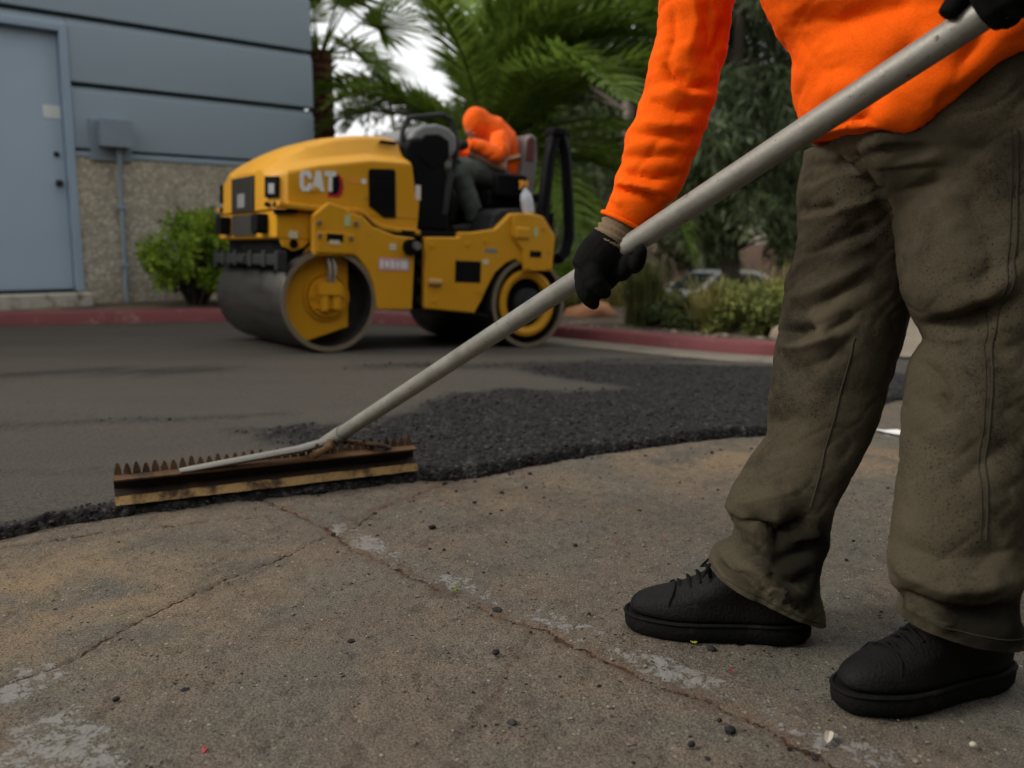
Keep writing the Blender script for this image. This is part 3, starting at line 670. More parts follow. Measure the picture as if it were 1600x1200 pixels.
    for f in (lambda y: y, mir):
        MB().prism(rf, f(-.008), f(.05)).build('rear_frame', yel, r, bevel=.012)
        MB().prism(rb, f(-.03), f(-.008)).build('rear_bracket', yel, r, bevel=.008)
        MB().box((.905, min(f(-.0105), f(0)), .46), (1.115, max(f(-.0105), f(0)), .608)).build('step_opening', blk, r, bevel=.003)
        MB().box((1.515, min(f(-.0325), f(0)), .655), (1.615, max(f(-.0325), f(0)), .70)).build('slot', blk, r)
        MB().box((1.38, min(f(-.045), f(-.02)), .78), (1.50, max(f(-.045), f(-.02)), .86)).build('lug', yel, r, bevel=.012)
        for x, z in ((.72, .70), (1.0, .72), (1.15, .75), (1.1, .40), (.75, .33), (1.63, .86), (1.5, .585), (1.69, .585)): MB().cyl((x, f(-.04 if x > 1.45 else -.018), z), (x, f(-.006), z), .012, 8).build('bolt', yel, r)
        MB().tube([(1.06, f(.02), .245), (1.2, f(.03), .22), (1.28, f(.04), .30)], .02, 8).build('scraper_arm', blk2, r)
    MB().box((1.145, -.0105, .672), (1.245, -.0085, .70)).build('sticker', grey, r); MB().box((1.125, -.0105, .59), (1.175, -.0085, .625)).build('sticker', cream, r)
    MB().box((1.545, -.0325, .80), (1.575, -.0305, .87)).build('sticker', green, r)
    MB().tube([(.70, .0, .455), (.79, -.02, .455)], .025, 10).build('step_peg', plain('tan_peg', (.45, .26, .10), .6), r, smooth=True)
    MB().box((.75, .06, .30), (1.2, WID - .06, .74)).build('tank', blk2, r)
    MB().box((.60, .06, .745), (1.70, WID - .06, .80)).build('platform', blk, r, bevel=.006)
    MB().box((1.25, .10, .62), (1.80, WID - .10, .76)).build('rear_deck', blk2, r)

    # operator station
    m = MB(); m.prism([(.59, 1.33), (.66, .80), (.94, .80), (.93, 1.1), (.90, 1.30), (.72, 1.42), (.62, 1.40)], .14, WID - .22); m.build('console', blk, r, bevel=.03, seg=3)
    m = MB(); m.tube([(.66, .36, 1.40), (.69, .36, 1.46), (.76, .36, 1.50), (.86, .36, 1.515), (.96, .36, 1.48), (.99, .36, 1.40), (.95, .36, 1.30)], [.055, .07, .08, .085, .08, .07, .04], 12, True); 
    m2 = MB()
    prof = [(.63, 1.40), (.66, 1.46), (.73, 1.505), (.84, 1.525), (.93, 1.51), (1.0, 1.46), (1.0, 1.36), (.93, 1.28), (.80, 1.36), (.70, 1.38)]
    m2.prism(prof, .16, WID - .35); m2.build('dash_cover', grey, r, bevel=.03, seg=3)
    m2 = MB(); m2.prism([(.68, 1.39), (.74, 1.44), (.84, 1.455), (.92, 1.42), (.93, 1.30), (.80, 1.2), (.68, 1.28)], .135, .165); m2.build('dash_side', blk, r, bevel=.02)
    m = MB(); hp = [(.60, 1.25), (.625, 1.47), (.66, 1.545), (.72, 1.565), (.93, 1.605), (1.0, 1.585), (1.03, 1.52), (1.06, 1.40), (1.03, 1.22)]
    for y in (.26,): m.tube([(x, y, z) for x, z in hp], .018, 10)
    m.build('guard_hoop', dgrey, r, smooth=True)
    m = MB(); a = Vector((1.10, .55, 1.36)); ax = Vector((.6, 0, .8)).normalized(); R3 = rot_to(ax); m.tube([a + R3 @ Vector((.16 * math.cos(k * .314), .16 * math.sin(k * .314), 0)) for k in range(21)], .016, 8, False)
    m.tube([a - ax * .01, a - ax * .3], .03, 8); m.tube([a + R3 @ Vector((.15, 0, 0)), a - R3 @ Vector((.15, 0, 0))], .012, 6); m.build('steering_wheel', blk, r, smooth=True)
    MB().box((.665, .136, 1.0), (.705, .1395, 1.10)).build('sticker', white, r)
    m = MB(); m.tube([(.90, .16, .92), (.92, .15, 1.1), (.955, .15, 1.22)], [.03, .03, .025], 8); m.build('lever', dgrey, r, smooth=True)
    m = MB(); m.prism([(1.22, .80), (1.26, .95), (1.33, .99), (1.52, 1.0), (1.60, .80)], .07, .34); m.build('fender', dgrey, r, bevel=.025, seg=3)
    st = MB().box((1.36, .30, 1.00), (1.80, .84, 1.14)).build('seat', blk, r, bevel=.04, seg=3)
    m = MB(); m.prism([(1.66, 1.10), (1.70, 1.36), (1.715, 1.54), (1.76, 1.59), (1.82, 1.56), (1.83, 1.40), (1.80, 1.10)], .34, .80); m.build('backrest', plain('seat_back', (.17, .15, .145), .7, 0, .2, 6), r, bevel=.03, seg=3)
    MB().prism([(1.705, 1.38), (1.715, 1.53), (1.75, 1.56), (1.79, 1.53), (1.78, 1.38)], .333, .339).build('backrest_panel', plain('maroon_panel', (.12, .035, .03), .7), r, bevel=.003)
    m = MB(); m.box((1.38, .22, 1.08), (1.66, .30, 1.26)); m.build('armrest', blk, r, bevel=.03, seg=3)
    m = MB(); m.box((1.30, .30, .80), (1.75, .86, 1.0)); m.build('seat_base', blk2, r, bevel=.02)
    # folded roll bar
    for y in (.10, WID - .10):
        m = MB(); m.tube([(1.70, y, .76), (1.715, y, 1.05), (1.745, y, 1.35), (1.795, y, 1.57)], .048, 8); m.tube([(1.79, y, 1.575), (1.86, y, 1.53), (1.90, y, 1.42), (1.945, y, 1.1), (1.97, y, .82), (1.935, y, .70), (1.875, y, .655)], .043, 8)
        m.build('roll_bar', blk, r, smooth=True)
        MB().box((1.74, y - .06, 1.545), (1.86, y + .06, 1.60)).build('roll_bar_hinge', blk, r, bevel=.01)
    MB().tube([(1.875, .10, .655), (1.875, WID - .10, .655)], .04, 8).build('roll_bar_top', blk, r, smooth=True)
    MB().tube([(1.74, .1, 1.1), (1.76, WID - .1, 1.1)], .03, 8).build('cross_tube', blk, r, smooth=True)
    for y in (.2, .95): MB().box((1.80, y, .86), (1.90, y + .12, 1.0)).build('rear_light', blk, r, bevel=.01)

    # spray bottle standing on the frame
    bt = empty('spray_bottle', mat4=RM @ Matrix.Translation((1.545, .05, .968)), label='white spray bottle with yellow trigger head on the roller', cat='bottle')
    m = MB(); m.lathe([(0, 0), (.042, .002), (.045, .02), (.045, .10), (.038, .135), (.018, .165), (.014, .185), (0, .187)], (0, 0, 0), (-.22, 0, 1), 20); m.build('body', plain('white_plastic', (.60, .62, .66), .35), bt, smooth=True)
    m = MB(); m.box((-.075, -.018, .185), (-.02, .018, .225)); m.box((-.085, -.012, .205), (-.06, .012, .225)); m.tube([(-.07, 0, .19), (-.085, 0, .165)], .007, 6); m.build('trigger', amber, bt, bevel=.005)
build_roller()
# ------------------------------------------------------------------ vegetation
def leaf_mat(name, dark, mid, light, sc=2.5, rough=.55, trans=.25):
    t = NT(name); p = t.pos(); n = t.noise(p, sc, 4, .65); n2 = t.noise(p, sc * 14, 2)
    c = t.ramp(t.math('ADD', t.math('MULTIPLY', n, .55), t.math('MULTIPLY', n2, .45)), [(.34, dark), (.5, mid), (.66, light)])
    m = t.done(c, rough, 0, None, .25)
    tr = t.new('BsdfTranslucent'); t.link(c, tr.inputs[0]); ms = t.new('MixShader'); ms.inputs[0].default_value = trans
    t.link(t.b.outputs[0], ms.inputs[1]); t.link(tr.outputs[0], ms.inputs[2]); t.link(ms.outputs[0], t.out.inputs[0]); return m
BARK_PALM = plain('palm_bark', (.085, .036, .018), .95, 0, .45, 14, .9, 40, world=True)
BARK_PALE = plain('pale_bark', (.17, .145, .115), .9, 0, .3, 6, .5, 30, world=True)
BARK_DARK = plain('dark_bark', (.045, .035, .026), .95, 0, .3, 8, .6, 30, world=True)

def frond_mesh(name, L, e0, droop, leaf=.42, n=62, seed=1):
    rnd = random.Random(seed); m = MB(); pts = []; x = z = 0; k = 22; yv = 0
    for i in range(k + 1):
        s = i / k; a = e0 - droop * s ** 1.35; pts.append(Vector((x, yv, z))); x += math.cos(a) * L / k; z += math.sin(a) * L / k; yv += .004 * L * (s - .3)
    m.tube(pts, [(.011 if L < 1.5 else .024) * (1 - .85 * i / k) + .0015 for i in range(k + 1)], 5)
    for i in range(n):
        s = .12 + .88 * i / n; q = s * k; j = min(int(q), k - 1); p = pts[j].lerp(pts[j + 1], q - j); d = (pts[j + 1] - pts[j]).normalized()
        up = Vector((-d.z, 0, d.x)); ll = leaf * (math.sin(math.pi * (.12 + .86 * s)) ** .6) * rnd.uniform(.85, 1.1)
        for sg in (-1, 1):
            side = Vector((0, sg, 0)); dr = (d * rnd.uniform(.5, .85) + side * rnd.uniform(.75, 1.0) + up * rnd.uniform(.05, .5)).normalized()
            w = (dr.cross(up)).normalized() * .0085 * (1 if L < 1.5 else 2); a = p; b = p + dr * ll * .5 - Vector((0, 0, .03 * ll)); c = p + dr * ll - Vector((0, 0, .22 * ll * rnd.uniform(.6, 1.6)))
            m.add([a - w * .5, a + w * .5, b + w, b - w, c], [(0, 1, 2, 3), (3, 2, 4)])
    me = m.mesh(name); return me
def build_date_palm(loc, crown_z, nf, L, seed, label):
    rnd = random.Random(seed); mat = leaf_mat('date_palm_leaf', (0.065, 0.109, 0.017), (0.167, 0.254, 0.038), (0.304, 0.406, 0.072), 1.2, .5, .45)
    base = Vector((loc[0], loc[1], G(loc[0], loc[1]) + .05)); t = empty('palm_tree', base, label, 'palm tree')
    m = MB(); h = crown_z - base.z; pr = []
    for i in range(26): pr.append((.24 + .05 * (i % 2) - .02 * i / 26, h * i / 25))
    m.lathe(pr, (0, 0, 0), (0, 0, 1), 16, True); m.build('trunk', BARK_PALM, t)
    ms = [frond_mesh('frond', 1, 0, d, .21, 84, seed + i) for i, d in enumerate((.55, 1.1, 1.6, 2.05))]
    for q in ms: q.materials.append(mat)
    plan = [(0, 80, 3, 1.1), (0, 66, 3, 1.05), (0, 52, 2, 1.0), (8, 38, 2, .9), (-14, 72, 3, 1.05), (18, 60, 3, 1.0), (-25, 50, 2, .95), (30, 76, 2, 1.1), (180, 52, 2, .84), (176, 44, 2, .78), (168, 58, 3, .8), (196, 48, 2, .78), (60, 82, 1, 1.1), (-60, 84, 1, 1.15), (20, 87, 0, 1.15), (-10, 85, 1, 1.1), (100, 80, 1, 1.05), (330, 24, 1, .9), (25, 20, 1, .9), (0, 10, 1, .8), (215, 10, 1, .5)]
    for k in range(nf - len(plan)): plan.append((rnd.choice((rnd.uniform(-75, 75), rnd.uniform(235, 305), rnd.uniform(60, 115))), rnd.uniform(0, 84), rnd.choice((1, 2, 3)), rnd.uniform(.8, 1.1)))
    for az, el, k, sc in plan:
        a = rad(az + rnd.uniform(-5, 5)); o = bpy.data.objects.new('frond', ms[k]); COL.objects.link(o); o.parent = t; s = L * sc
        o.matrix_local = Matrix.Translation((.12 * math.cos(a), .12 * math.sin(a), h - .08 + el / 900)) @ Matrix.Rotation(a, 4, 'Z') @ Matrix.Rotation(-rad(el), 4, 'Y') @ Matrix.Rotation(rnd.uniform(-.35, .35), 4, 'X') @ Matrix.Diagonal((s, s, s, 1))
    return t
def build_fan_palm(loc, crown_z, nf, seed, label):
    rnd = random.Random(seed); mat = leaf_mat('fan_palm_leaf', (0.07, 0.119, 0.017), (0.168, 0.252, 0.036), (0.28, 0.378, 0.07), 1.5, .5, .45)
    base = Vector((loc[0], loc[1], G(loc[0], loc[1]) + .05)); t = empty('palm_tree', base, label, 'palm tree'); h = crown_z - base.z
    m = MB(); pr = []
    for i in range(60): pr.append((.165 + .022 * (i % 2) + .006 * rnd.random() - .02 * i / 60, h * i / 59))
    m.lathe(pr, (0, 0, 0), (0, 0, 1), 18, True); tr = m.build('trunk', BARK_PALM, t)
    for i in range(46):       # stubs of old leaf bases
        a = i * 2.4; z = h * (.25 + .75 * i / 46); d = Vector((math.cos(a), math.sin(a), .9)).normalized(); p = Vector((.14 * math.cos(a), .14 * math.sin(a), z))
        MB().tube([p, p + d * .1], [.03, .012], 5).build('leaf_base', BARK_PALM, tr)
    def fan(sd):
        r = random.Random(sd); m = MB(); P = .75; k = 8; pts = [Vector((P * i / k, 0, -.06 * (i / k) ** 2)) for i in range(k + 1)]; m.tube(pts, [.018 - .01 * i / k for i in range(k + 1)], 5)
        c = pts[-1]
        for j in range(38):
            b = rad(-105 + 210 * j / 37); l = .72 * (.75 + .25 * math.cos(b)) * r.uniform(.9, 1.05); d = Vector((math.cos(b), math.sin(b), .1 * (j % 2)))
            w = Vector((-math.sin(b), math.cos(b), 0)) * .02; e = c + d * l - Vector((0, 0, .22 * l * r.uniform(.4, 1.4)))
            m.add([c - w * .2, c + w * .2, c + d * l * .55 + w - Vector((0, 0, .02)), c + d * l * .55 - w - Vector((0, 0, .02)), e], [(0, 1, 2, 3), (3, 2, 4)])
        me = m.mesh('frond'); me.materials.append(mat); return me
    ms = [fan(seed + i) for i in range(3)]
    for i in range(nf):
        a = i * 2.39996 + rnd.uniform(-.3, .3); f = i / nf; el = rad(84 - 98 * f + rnd.uniform(-10, 10)); o = bpy.data.objects.new('frond', rnd.choice(ms)); COL.objects.link(o); o.parent = t
        s = rnd.uniform(.85, 1.15); o.matrix_local = Matrix.Translation((.05 * math.cos(a), .05 * math.sin(a), h - .05)) @ Matrix.Rotation(a, 4, 'Z') @ Matrix.Rotation(-el, 4, 'Y') @ Matrix.Rotation(rnd.uniform(-.6, .6), 4, 'X') @ Matrix.Diagonal((s, s, s, 1))
build_fan_palm((-2.35, 11.4), 3.05, 20, 3, 'palm with a bare brown trunk beside the warehouse corner')
build_date_palm((-.30, 10.9), 1.75, 46, 2.75, 5, 'bushy date palm with arching fronds behind the roller')

def leaf_cloud(name, clumps, per, lw, mat, parent, rnd, droop=.4, kind=None, flat=False):
    "many small leaf faces gathered in clumps"
    V = []; F = []; n = 0
    for (c, r) in clumps:
        k = int(per * r[0] * r[1] * r[2] / .05) if per < 0 else per
        d = RNG.normal(size=(k, 3)); d /= np.linalg.norm(d, axis=1)[:, None]; q = d * (RNG.random((k, 1)) ** .45) * np.array(r) + np.array(c)
        L = lw[0] * RNG.uniform(.6, 1.3, (k, 1)); W = lw[1] * RNG.uniform(.6, 1.3, (k, 1))
        u = RNG.normal(size=(k, 3)) * .8 + d * .5; u[:, 2] -= droop; u /= np.linalg.norm(u, axis=1)[:, None]
        s = np.cross(u, RNG.normal(size=(k, 3))); s /= np.linalg.norm(s, axis=1)[:, None]
        a = q; b = q + u * L * .45 + s * W; e = q + u * L; f = q + u * L * .45 - s * W
        V.append(np.stack([a, b, e, f], 1).reshape(-1, 3))
        F.append(np.arange(n, n + 4 * k).reshape(-1, 4)); n += 4 * k
    V = np.concatenate(V).astype(np.float32); F = np.concatenate(F).astype(np.int32)
    me = bpy.data.meshes.new(name); me.vertices.add(len(V)); me.vertices.foreach_set('co', V.ravel()); me.loops.add(F.size); me.polygons.add(len(F))
    me.loops.foreach_set('vertex_index', F.ravel()); me.polygons.foreach_set('loop_start', np.arange(0, F.size, 4, dtype=np.int32)); me.update(calc_edges=True)
    o = mesh_obj(name, me, mat, parent, False)
    if kind: o['kind'] = kind
    return o
EUC = [leaf_mat('dark_tree_leaf', (0.017, 0.027, 0.011), (0.05, 0.072, 0.027), (0.118, 0.149, 0.06), .7, .5, .15), leaf_mat('olive_tree_leaf', (0.034, 0.047, 0.017), (0.095, 0.114, 0.041), (0.207, 0.224, 0.095), .7, .5, .15),
       leaf_mat('grey_tree_leaf', (.05, .055, .04), (.10, .11, .08), (.17, .18, .14), .7, .6, .2)]
def build_tree(x, y, z0, z1, rx, n, seed, label, mi=0, bark=None, lean=0, lw=(.30, .05), per=330, dens=1., group=None):
    rnd = random.Random(seed); gzv = G(x, y) - .1; t = empty('tree', (x, y, gzv), label, 'tree', group); H = z1 - gzv
    m = MB(); k = 9; pts = [Vector((lean * (i / k) ** 1.3 * H + .12 * math.sin(i * 1.7 + seed), .1 * math.cos(i * 1.3 + seed), H * .88 * i / k)) for i in range(k + 1)]
    m.tube(pts, [.20 * (1 - .8 * i / k) * (H / 9) + .02 for i in range(k + 1)], 9)
    cl = []
    for i in range(n):
        f = (i + .5) / n; zz = (z0 - gzv) + (z1 - z0) * f + rnd.uniform(-.4, .4); a = rnd.uniform(0, 6.283); rr = rx * (.35 + .75 * math.sin(math.pi * min(1, .12 + .8 * f))) * rnd.uniform(.25, 1.0)
        j = min(k - 1, int(max(0, zz / (H * .88)) * k)); b = pts[j]; c = Vector((b.x + rr * math.cos(a), b.y + rr * math.sin(a), zz)); sz = rnd.uniform(.45, .95) * rx / 2.3
        cl.append((tuple(c), (sz, sz, sz * rnd.uniform(.7, 1.25))))
        m.tube([b, b.lerp(c, .55) + Vector((0, 0, .15)), c], [.05, .03, .012], 5)
    m.build('trunk', bark or BARK_DARK, t, smooth=True)
    leaf_cloud('crown', cl, int(per * dens), lw, EUC[mi], t, rnd, 1.0)
    return t
TL = [(-3.9, 30, 2.6, 6.4, 1.7, 16, 21, 'sparse grey green tree far behind the roller', 2, BARK_PALE, 0, (.22, .05), 150),
      (-1.6, 27, .2, 4.0, 2.2, 20, 22, 'low olive tree behind the date palm', 1, BARK_DARK, 0, (.28, .06), 320),
      (1.3, 24, -.4, 6.0, 2.2, 34, 23, 'olive tree between the date palm and the leaning pale trunk', 1, BARK_PALE, 0, (.32, .026), 520),
      (3.0, 22, 1.6, 9.5, 2.1, 36, 24, 'tall dark tree with a leaning pale trunk', 0, BARK_PALE, -.06, (.34, .024), 630),
      (4.9, 20.5, .9, 9.0, 2.3, 44, 25, 'tall dark tree whose drooping leaves hang over the white car', 0, BARK_DARK, .02, (.34, .024), 660),
      (7.4, 23, 1.5, 10.5, 2.8, 48, 26, 'broad dark tree with foliage hanging before the pale building', 0, BARK_DARK, 0, (.34, .024), 660),
      (10.6, 22, 1.2, 10.0, 2.8, 44, 27, 'tall dark tree hidden behind the worker in orange', 0, BARK_DARK, 0, (.34, .024), 630),
      (6.0, 29, .4, 10.0, 3.0, 46, 28, 'olive tree deep in the row behind the drooping dark tree', 1, BARK_PALE, 0, (.38, .032), 520),
      (1.9, 30, .5, 8.5, 2.6, 40, 29, 'dark tree at the back of the row behind the olive tree', 0, BARK_DARK, 0, (.38, .032), 530)]
for a in TL: build_tree(*a)

def build_bush(name, x, y, z, r, h, n, per, lw, mat, label, cat='shrub', seed=1, stems=True):
    rnd = random.Random(seed); t = empty(name, (x, y, z), label, cat); cl = []; m = MB()
    for i in range(n):
        a = rnd.uniform(0, 6.283); f = rnd.random(); q = math.sqrt(rnd.random()); zz = h * (.25 + .70 * f); rr = r * q * math.sqrt(max(.12, 1 - ((f - .4) / .75) ** 2))
        c = (rr * math.cos(a), rr * math.sin(a), zz); s = rnd.uniform(.16, .30) * min(r, h) * 1.15; cl.append((c, (s, s, s * .85)))
        m.tube([(0.04 * math.cos(a), .04 * math.sin(a), -.05), (c[0] * .5, c[1] * .5, zz * .6), c], [.012, .009, .004], 5)
    m.build('stem', BARK_DARK, t); leaf_cloud('foliage', cl, per, lw, mat, t, rnd, .1); return t
HEDGE = leaf_mat('shrub_leaf', (.045, .09, .009), (.16, .26, .02), (.36, .46, .04), 5)
OLIVE = leaf_mat('olive_shrub_leaf', (0.045, 0.062, 0.018), (0.158, 0.188, 0.045), (0.372, 0.372, 0.101), 4)
DARKB = leaf_mat('dark_shrub_leaf', (0.027, 0.044, 0.017), (0.071, 0.098, 0.033), (0.176, 0.203, 0.065), 4)
YGRASS = leaf_mat('dry_grass_blade', (0.101, 0.084, 0.026), (0.235, 0.202, 0.059), (0.403, 0.336, 0.126), 6)
GGRASS = leaf_mat('green_grass_blade', (0.034, 0.046, 0.014), (0.104, 0.121, 0.038), (0.229, 0.218, 0.073), 6)
build_bush('shrub', -3.0, 8.55, .14, .43, .86, 54, 130, (.065, .016), HEDGE, 'bright green shrub against the pebbly warehouse base', seed=4)
build_bush('shrub', 1.95, 7.15, -.02, .55, .38, 60, 170, (.055, .010), OLIVE, 'rounded olive shrub spilling towards the red kerb corner', seed=6)
build_bush('shrub', 1.42, 7.35, -.02, .34, .25, 36, 150, (.055, .010), DARKB, 'dark green shrub between the spiky clump and the olive shrub', seed=8)
build_bush('shrub', 2.6, 8.6, -.05, .7, .36, 50, 170, (.06, .012), OLIVE, 'wide olive shrub behind the rounded kerb corner shrub', seed=9)
build_bush('shrub', .62, 9.9, -.02, .55, .50, 44, 170, (.06, .012), HEDGE, 'leafy green shrub just behind the rear of the roller', seed=12)
build_bush('shrub', 1.9, 10.6, -.05, .9, .22, 50, 170, (.06, .012), OLIVE, 'yellow green shrub in front of the white car', seed=13)
def build_grass(x, y, z, n, h, spread, w, mat, label, seed):
    rnd = random.Random(seed); m = MB()
    for i in range(n):
        a = rnd.uniform(0, 6.283); t = spread * rnd.random() ** .8; l = h * rnd.uniform(.6, 1.1); b = Vector((.05 * rnd.gauss(0, 1), .05 * rnd.gauss(0, 1), 0)); d = Vector((math.cos(a), math.sin(a), 0)); s = Vector((-d.y, d.x, 0)) * w
        p = [b, b + d * l * t * .35 + Vector((0, 0, l * .5)), b + d * l * t * .8 + Vector((0, 0, l * .88)), b + d * l * t * 1.25 + Vector((0, 0, l * (1 - .25 * t)))]
        m.add([p[0] - s, p[0] + s, p[1] + s, p[1] - s, p[2] + s * .7, p[2] - s * .7, p[3]], [(0, 1, 2, 3), (3, 2, 4, 5), (5, 4, 6)])
    o = m.build('grass_clump', mat, fix=False); o.location = (x, y, z); tag(o, label, 'grass'); return o
build_grass(1.08, 7.45, -.02, 520, .62, .42, .005, GGRASS, 'spiky dark green clump behind the red kerb', 1)
build_grass(1.55, 7.05, -.02, 160, .52, 1.1, .004, YGRASS, 'dry straw coloured clump leaning beside the olive shrub', 2)
build_grass(.55, 8.6, 0, 260, .34, .9, .005, GGRASS, 'low green clump behind the rear drum of the roller', 3)
build_grass(2.25, 7.5, -.04, 150, .62, .9, .004, YGRASS, 'dry straw coloured clump rising out of the olive shrub', 4)
build_grass(1.05, 9.3, -.04, 220, .5, .9, .005, YGRASS, 'dry straw coloured clump in front of the leafy green shrub', 5)

# pebbles and rocks on the verge
ROCKM = plain('verge_rock', (.24, .19, .14), .9, 0, .35, 9, .6, 40, world=True)
x = RNG.uniform(-.2, 2.0, 2200); y = RNG.uniform(6.3, 9.2, 2200)
kx = np.array([(p.x, p.y) for p in KP]); dist = np.min(np.hypot(x[:, None] - kx[None, :, 0], y[:, None] - kx[None, :, 1]), 1)
ky = np.interp(x, [-.4, .34, .98, 1.72, 2.2], [8.05, 7.36, 6.79, 6.27, 6.42]); k = (y > ky + .24) & (RNG.random(2200) < np.exp(-(y - ky) / .7)); x, y = x[k], y[k]
scatter_mesh('verge_gravel', [(a, b, G(a, b) + .135) for a, b in zip(x, y)], RNG.gamma(3, .006, len(x)).clip(.008, .04), ROCKM, label='pale gravel strewn behind the red kerb', cat='gravel')
def rock(x, y, z, s, mat, label):
    v, f = random.choice(rock_protos(1, 2)); me = bpy.data.meshes.new('rock'); me.from_pydata((v * s).tolist(), [], f); o = mesh_obj('rock', me, mat, None, True); o.location = (x, y, z); tag(o, label, 'rock'); return o
rock(.72, 8.2, .07, (.26, .2, .13), plain('terracotta_rock', (.30, .14, .07), .9, 0, .2, 8, .5, 30), 'terracotta coloured rock behind the roller')
rock(2.02, 6.6, .04, (.12, .10, .10), ROCKM, 'pale rock at the corner of the planted island')

# ------------------------------------------------------------------ beyond: bank, pale building, parked cars
def build_beyond():
    m = MB(); rs = []
    for i in range(40):
        x = 2 + i * 1.0; rs.append([(x, 29 + .6 * math.sin(i * .7), -2.0), (x, 31.5, -.7 + .12 * math.sin(i * 1.3)), (x, 34, .15 + .1 * math.sin(i * 2.1)), (x, 36.5, .68 + .02 * i), (x, 60, .8 + .02 * i), (x, 60, -3)])
    m.rings(rs, True, True); o = m.build('bank', plain('brown_bank', (.085, .05, .032), .95, 0, .35, 1.5, .5, 5, world=True), smooth=True); tag(o, 'brown earth bank below the pale building', None, None, 'structure')
    b = empty('pale_building', (4, 38, .5), 'long cream building with a flat roof above the brown bank', 'building'); cr = plain('cream_wall', (.62, .56, .43), .8, 0, .08, .6, world=True); dk = plain('far_window', (.05, .06, .07), .2)
    MB().box((0, 0, 0), (30, 12, 4.2)).build('wall', cr, b); MB().box((-.3, -.3, 4.2), (30.3, 12.3, 4.5)).build('roof', plain('roof_trim', (.35, .3, .24), .8), b)
    for k in range(7): MB().box((2 + k * 4, -.06, 1.6), (4 + k * 4, -.003, 2.8)).build('window', dk, b)
    wh = plain('white_car_paint', (.74, .75, .76), .25, 0, .03, 3); gl = plain('car_glass', (.03, .05, .055), .08, 0, .1); tyre = plain('tyre', (.015, .015, .015), .8); rim = plain('alloy_wheel', (.45, .45, .46), .35, .8); lens = plain('car_lamp', (.6, .6, .58), .15)
    rdl = plain('tail_lamp', (.35, .02, .02), .2)
    def car(x, y, rz, label):
        c = empty('parked_car', (x, y, G(x, y)), label, 'car', 'white cars on the lower lot'); c.rotation_euler = (0, 0, rz)
        body = [(-2.15, .42), (-2.18, .62), (-2.10, .78), (-1.30, .90), (-.95, .93), (1.55, .97), (2.05, .93), (2.15, .75), (2.13, .42), (1.75, .30), (-1.8, .28)]
        MB().prism(body, -.86, .86).build('body', wh, c, bevel=.09, seg=3)
        cab = [(-1.05, .90), (-.30, 1.40), (.1, 1.46), (.95, 1.44), (1.35, 1.34), (1.85, .95)]
        def nar(x, y, z): return (x, y * (1 - .22 * max(0, (z - .9)) / .55), z)
        MB().prism(cab, -.80, .80, nar).build('cabin', wh, c, bevel=.06, seg=3)
        for s in (-1, 1):
            for w in ([(-.72, .97), (-.25, 1.32), (.22, 1.37), (.22, .97)], [(.28, .97), (.28, 1.37), (.92, 1.35), (1.3, 1.16), (1.42, .98)]): MB().prism(w, s * .70, s * .815, lambda x, y, z: (x, y * (1 - .22 * max(0, z - .9) / .55), z)).build('side_window', gl, c, bevel=.01)
            for xx in (-1.32, 1.32):
                o = MB().cyl((xx, s * .66, .32), (xx, s * .88, .32), .32, 28).build('wheel', tyre, c, smooth=True, bevel=.03); MB().cyl((xx, s * .875, .32), (xx, s * .89, .32), .2, 20).build('rim', rim, o, bevel=.01)
            MB().box((-2.17, min(s * .45, s * .8), .60), (-2.02, max(s * .45, s * .8), .74)).build('headlight', lens, c, bevel=.03)
            MB().box((2.03, min(s * .5, s * .82), .70), (2.16, max(s * .5, s * .82), .86)).build('tail_light', rdl, c, bevel=.03)
            MB().box((-.72, min(s * .84, s * 1.0), .95), (-.60, max(s * .84, s * 1.0), 1.07)).build('mirror', wh, c, bevel=.03)
        MB().add([(-1.02, -.66, .945), (-1.02, .66, .945), (-.35, .56, 1.385), (-.35, -.56, 1.385), (-.98, -.66, .915), (-.98, .66, .915), (-.31, .56, 1.355), (-.31, -.56, 1.355)], [(0, 1, 2, 3), (7, 6, 5, 4), (0, 4, 5, 1), (1, 5, 6, 2), (2, 6, 7, 3), (3, 7, 4, 0)]).build('windscreen', gl, c)
        MB().add([(1.42, -.58, 1.325), (1.42, .58, 1.325), (1.84, .66, 1.0), (1.84, -.66, 1.0), (1.36, -.58, 1.30), (1.36, .58, 1.30), (1.78, .66, .97), (1.78, -.66, .97)], [(0, 1, 2, 3), (7, 6, 5, 4), (0, 4, 5, 1), (1, 5, 6, 2), (2, 6, 7, 3), (3, 7, 4, 0)]).build('rear_window', gl, c)
    car(5.6, 25.2, rad(24), 'white parked car glimpsed between the shrubs and the drooping tree')
    car(9.2, 25.5, rad(20), 'white parked car mostly hidden behind the worker')
build_beyond()

# unseen foliage added behind and to the right of the photographer, to cut light
def build_added_wood():
    rnd = random.Random(91); cl = []
    for k in range(150):
        a = rad(-128 + 112 * rnd.random()); d = rnd.uniform(8.5, 12); z = rnd.uniform(.4, 5.2); s = rnd.uniform(1.0, 1.7)
        cl.append(((d * math.cos(a) + .5, d * math.sin(a) + 1.5, z), (s, s, s)))
    for k in range(110):
        a = rad(-45 + 72 * rnd.random()); d = rnd.uniform(7.5, 11); z = rnd.uniform(.4, 8.5); s = rnd.uniform(1.0, 1.6); cl.append(((d * math.cos(a) + .5, d * math.sin(a) + 1.0, z), (s, s, s)))
    o = leaf_cloud('added_wood', cl, 150, (.75, .26), EUC[0], None, rnd, .6); tag(o, 'unseen foliage mass added behind the photographer to block light', 'added_wood', None, 'stuff')
build_added_wood()
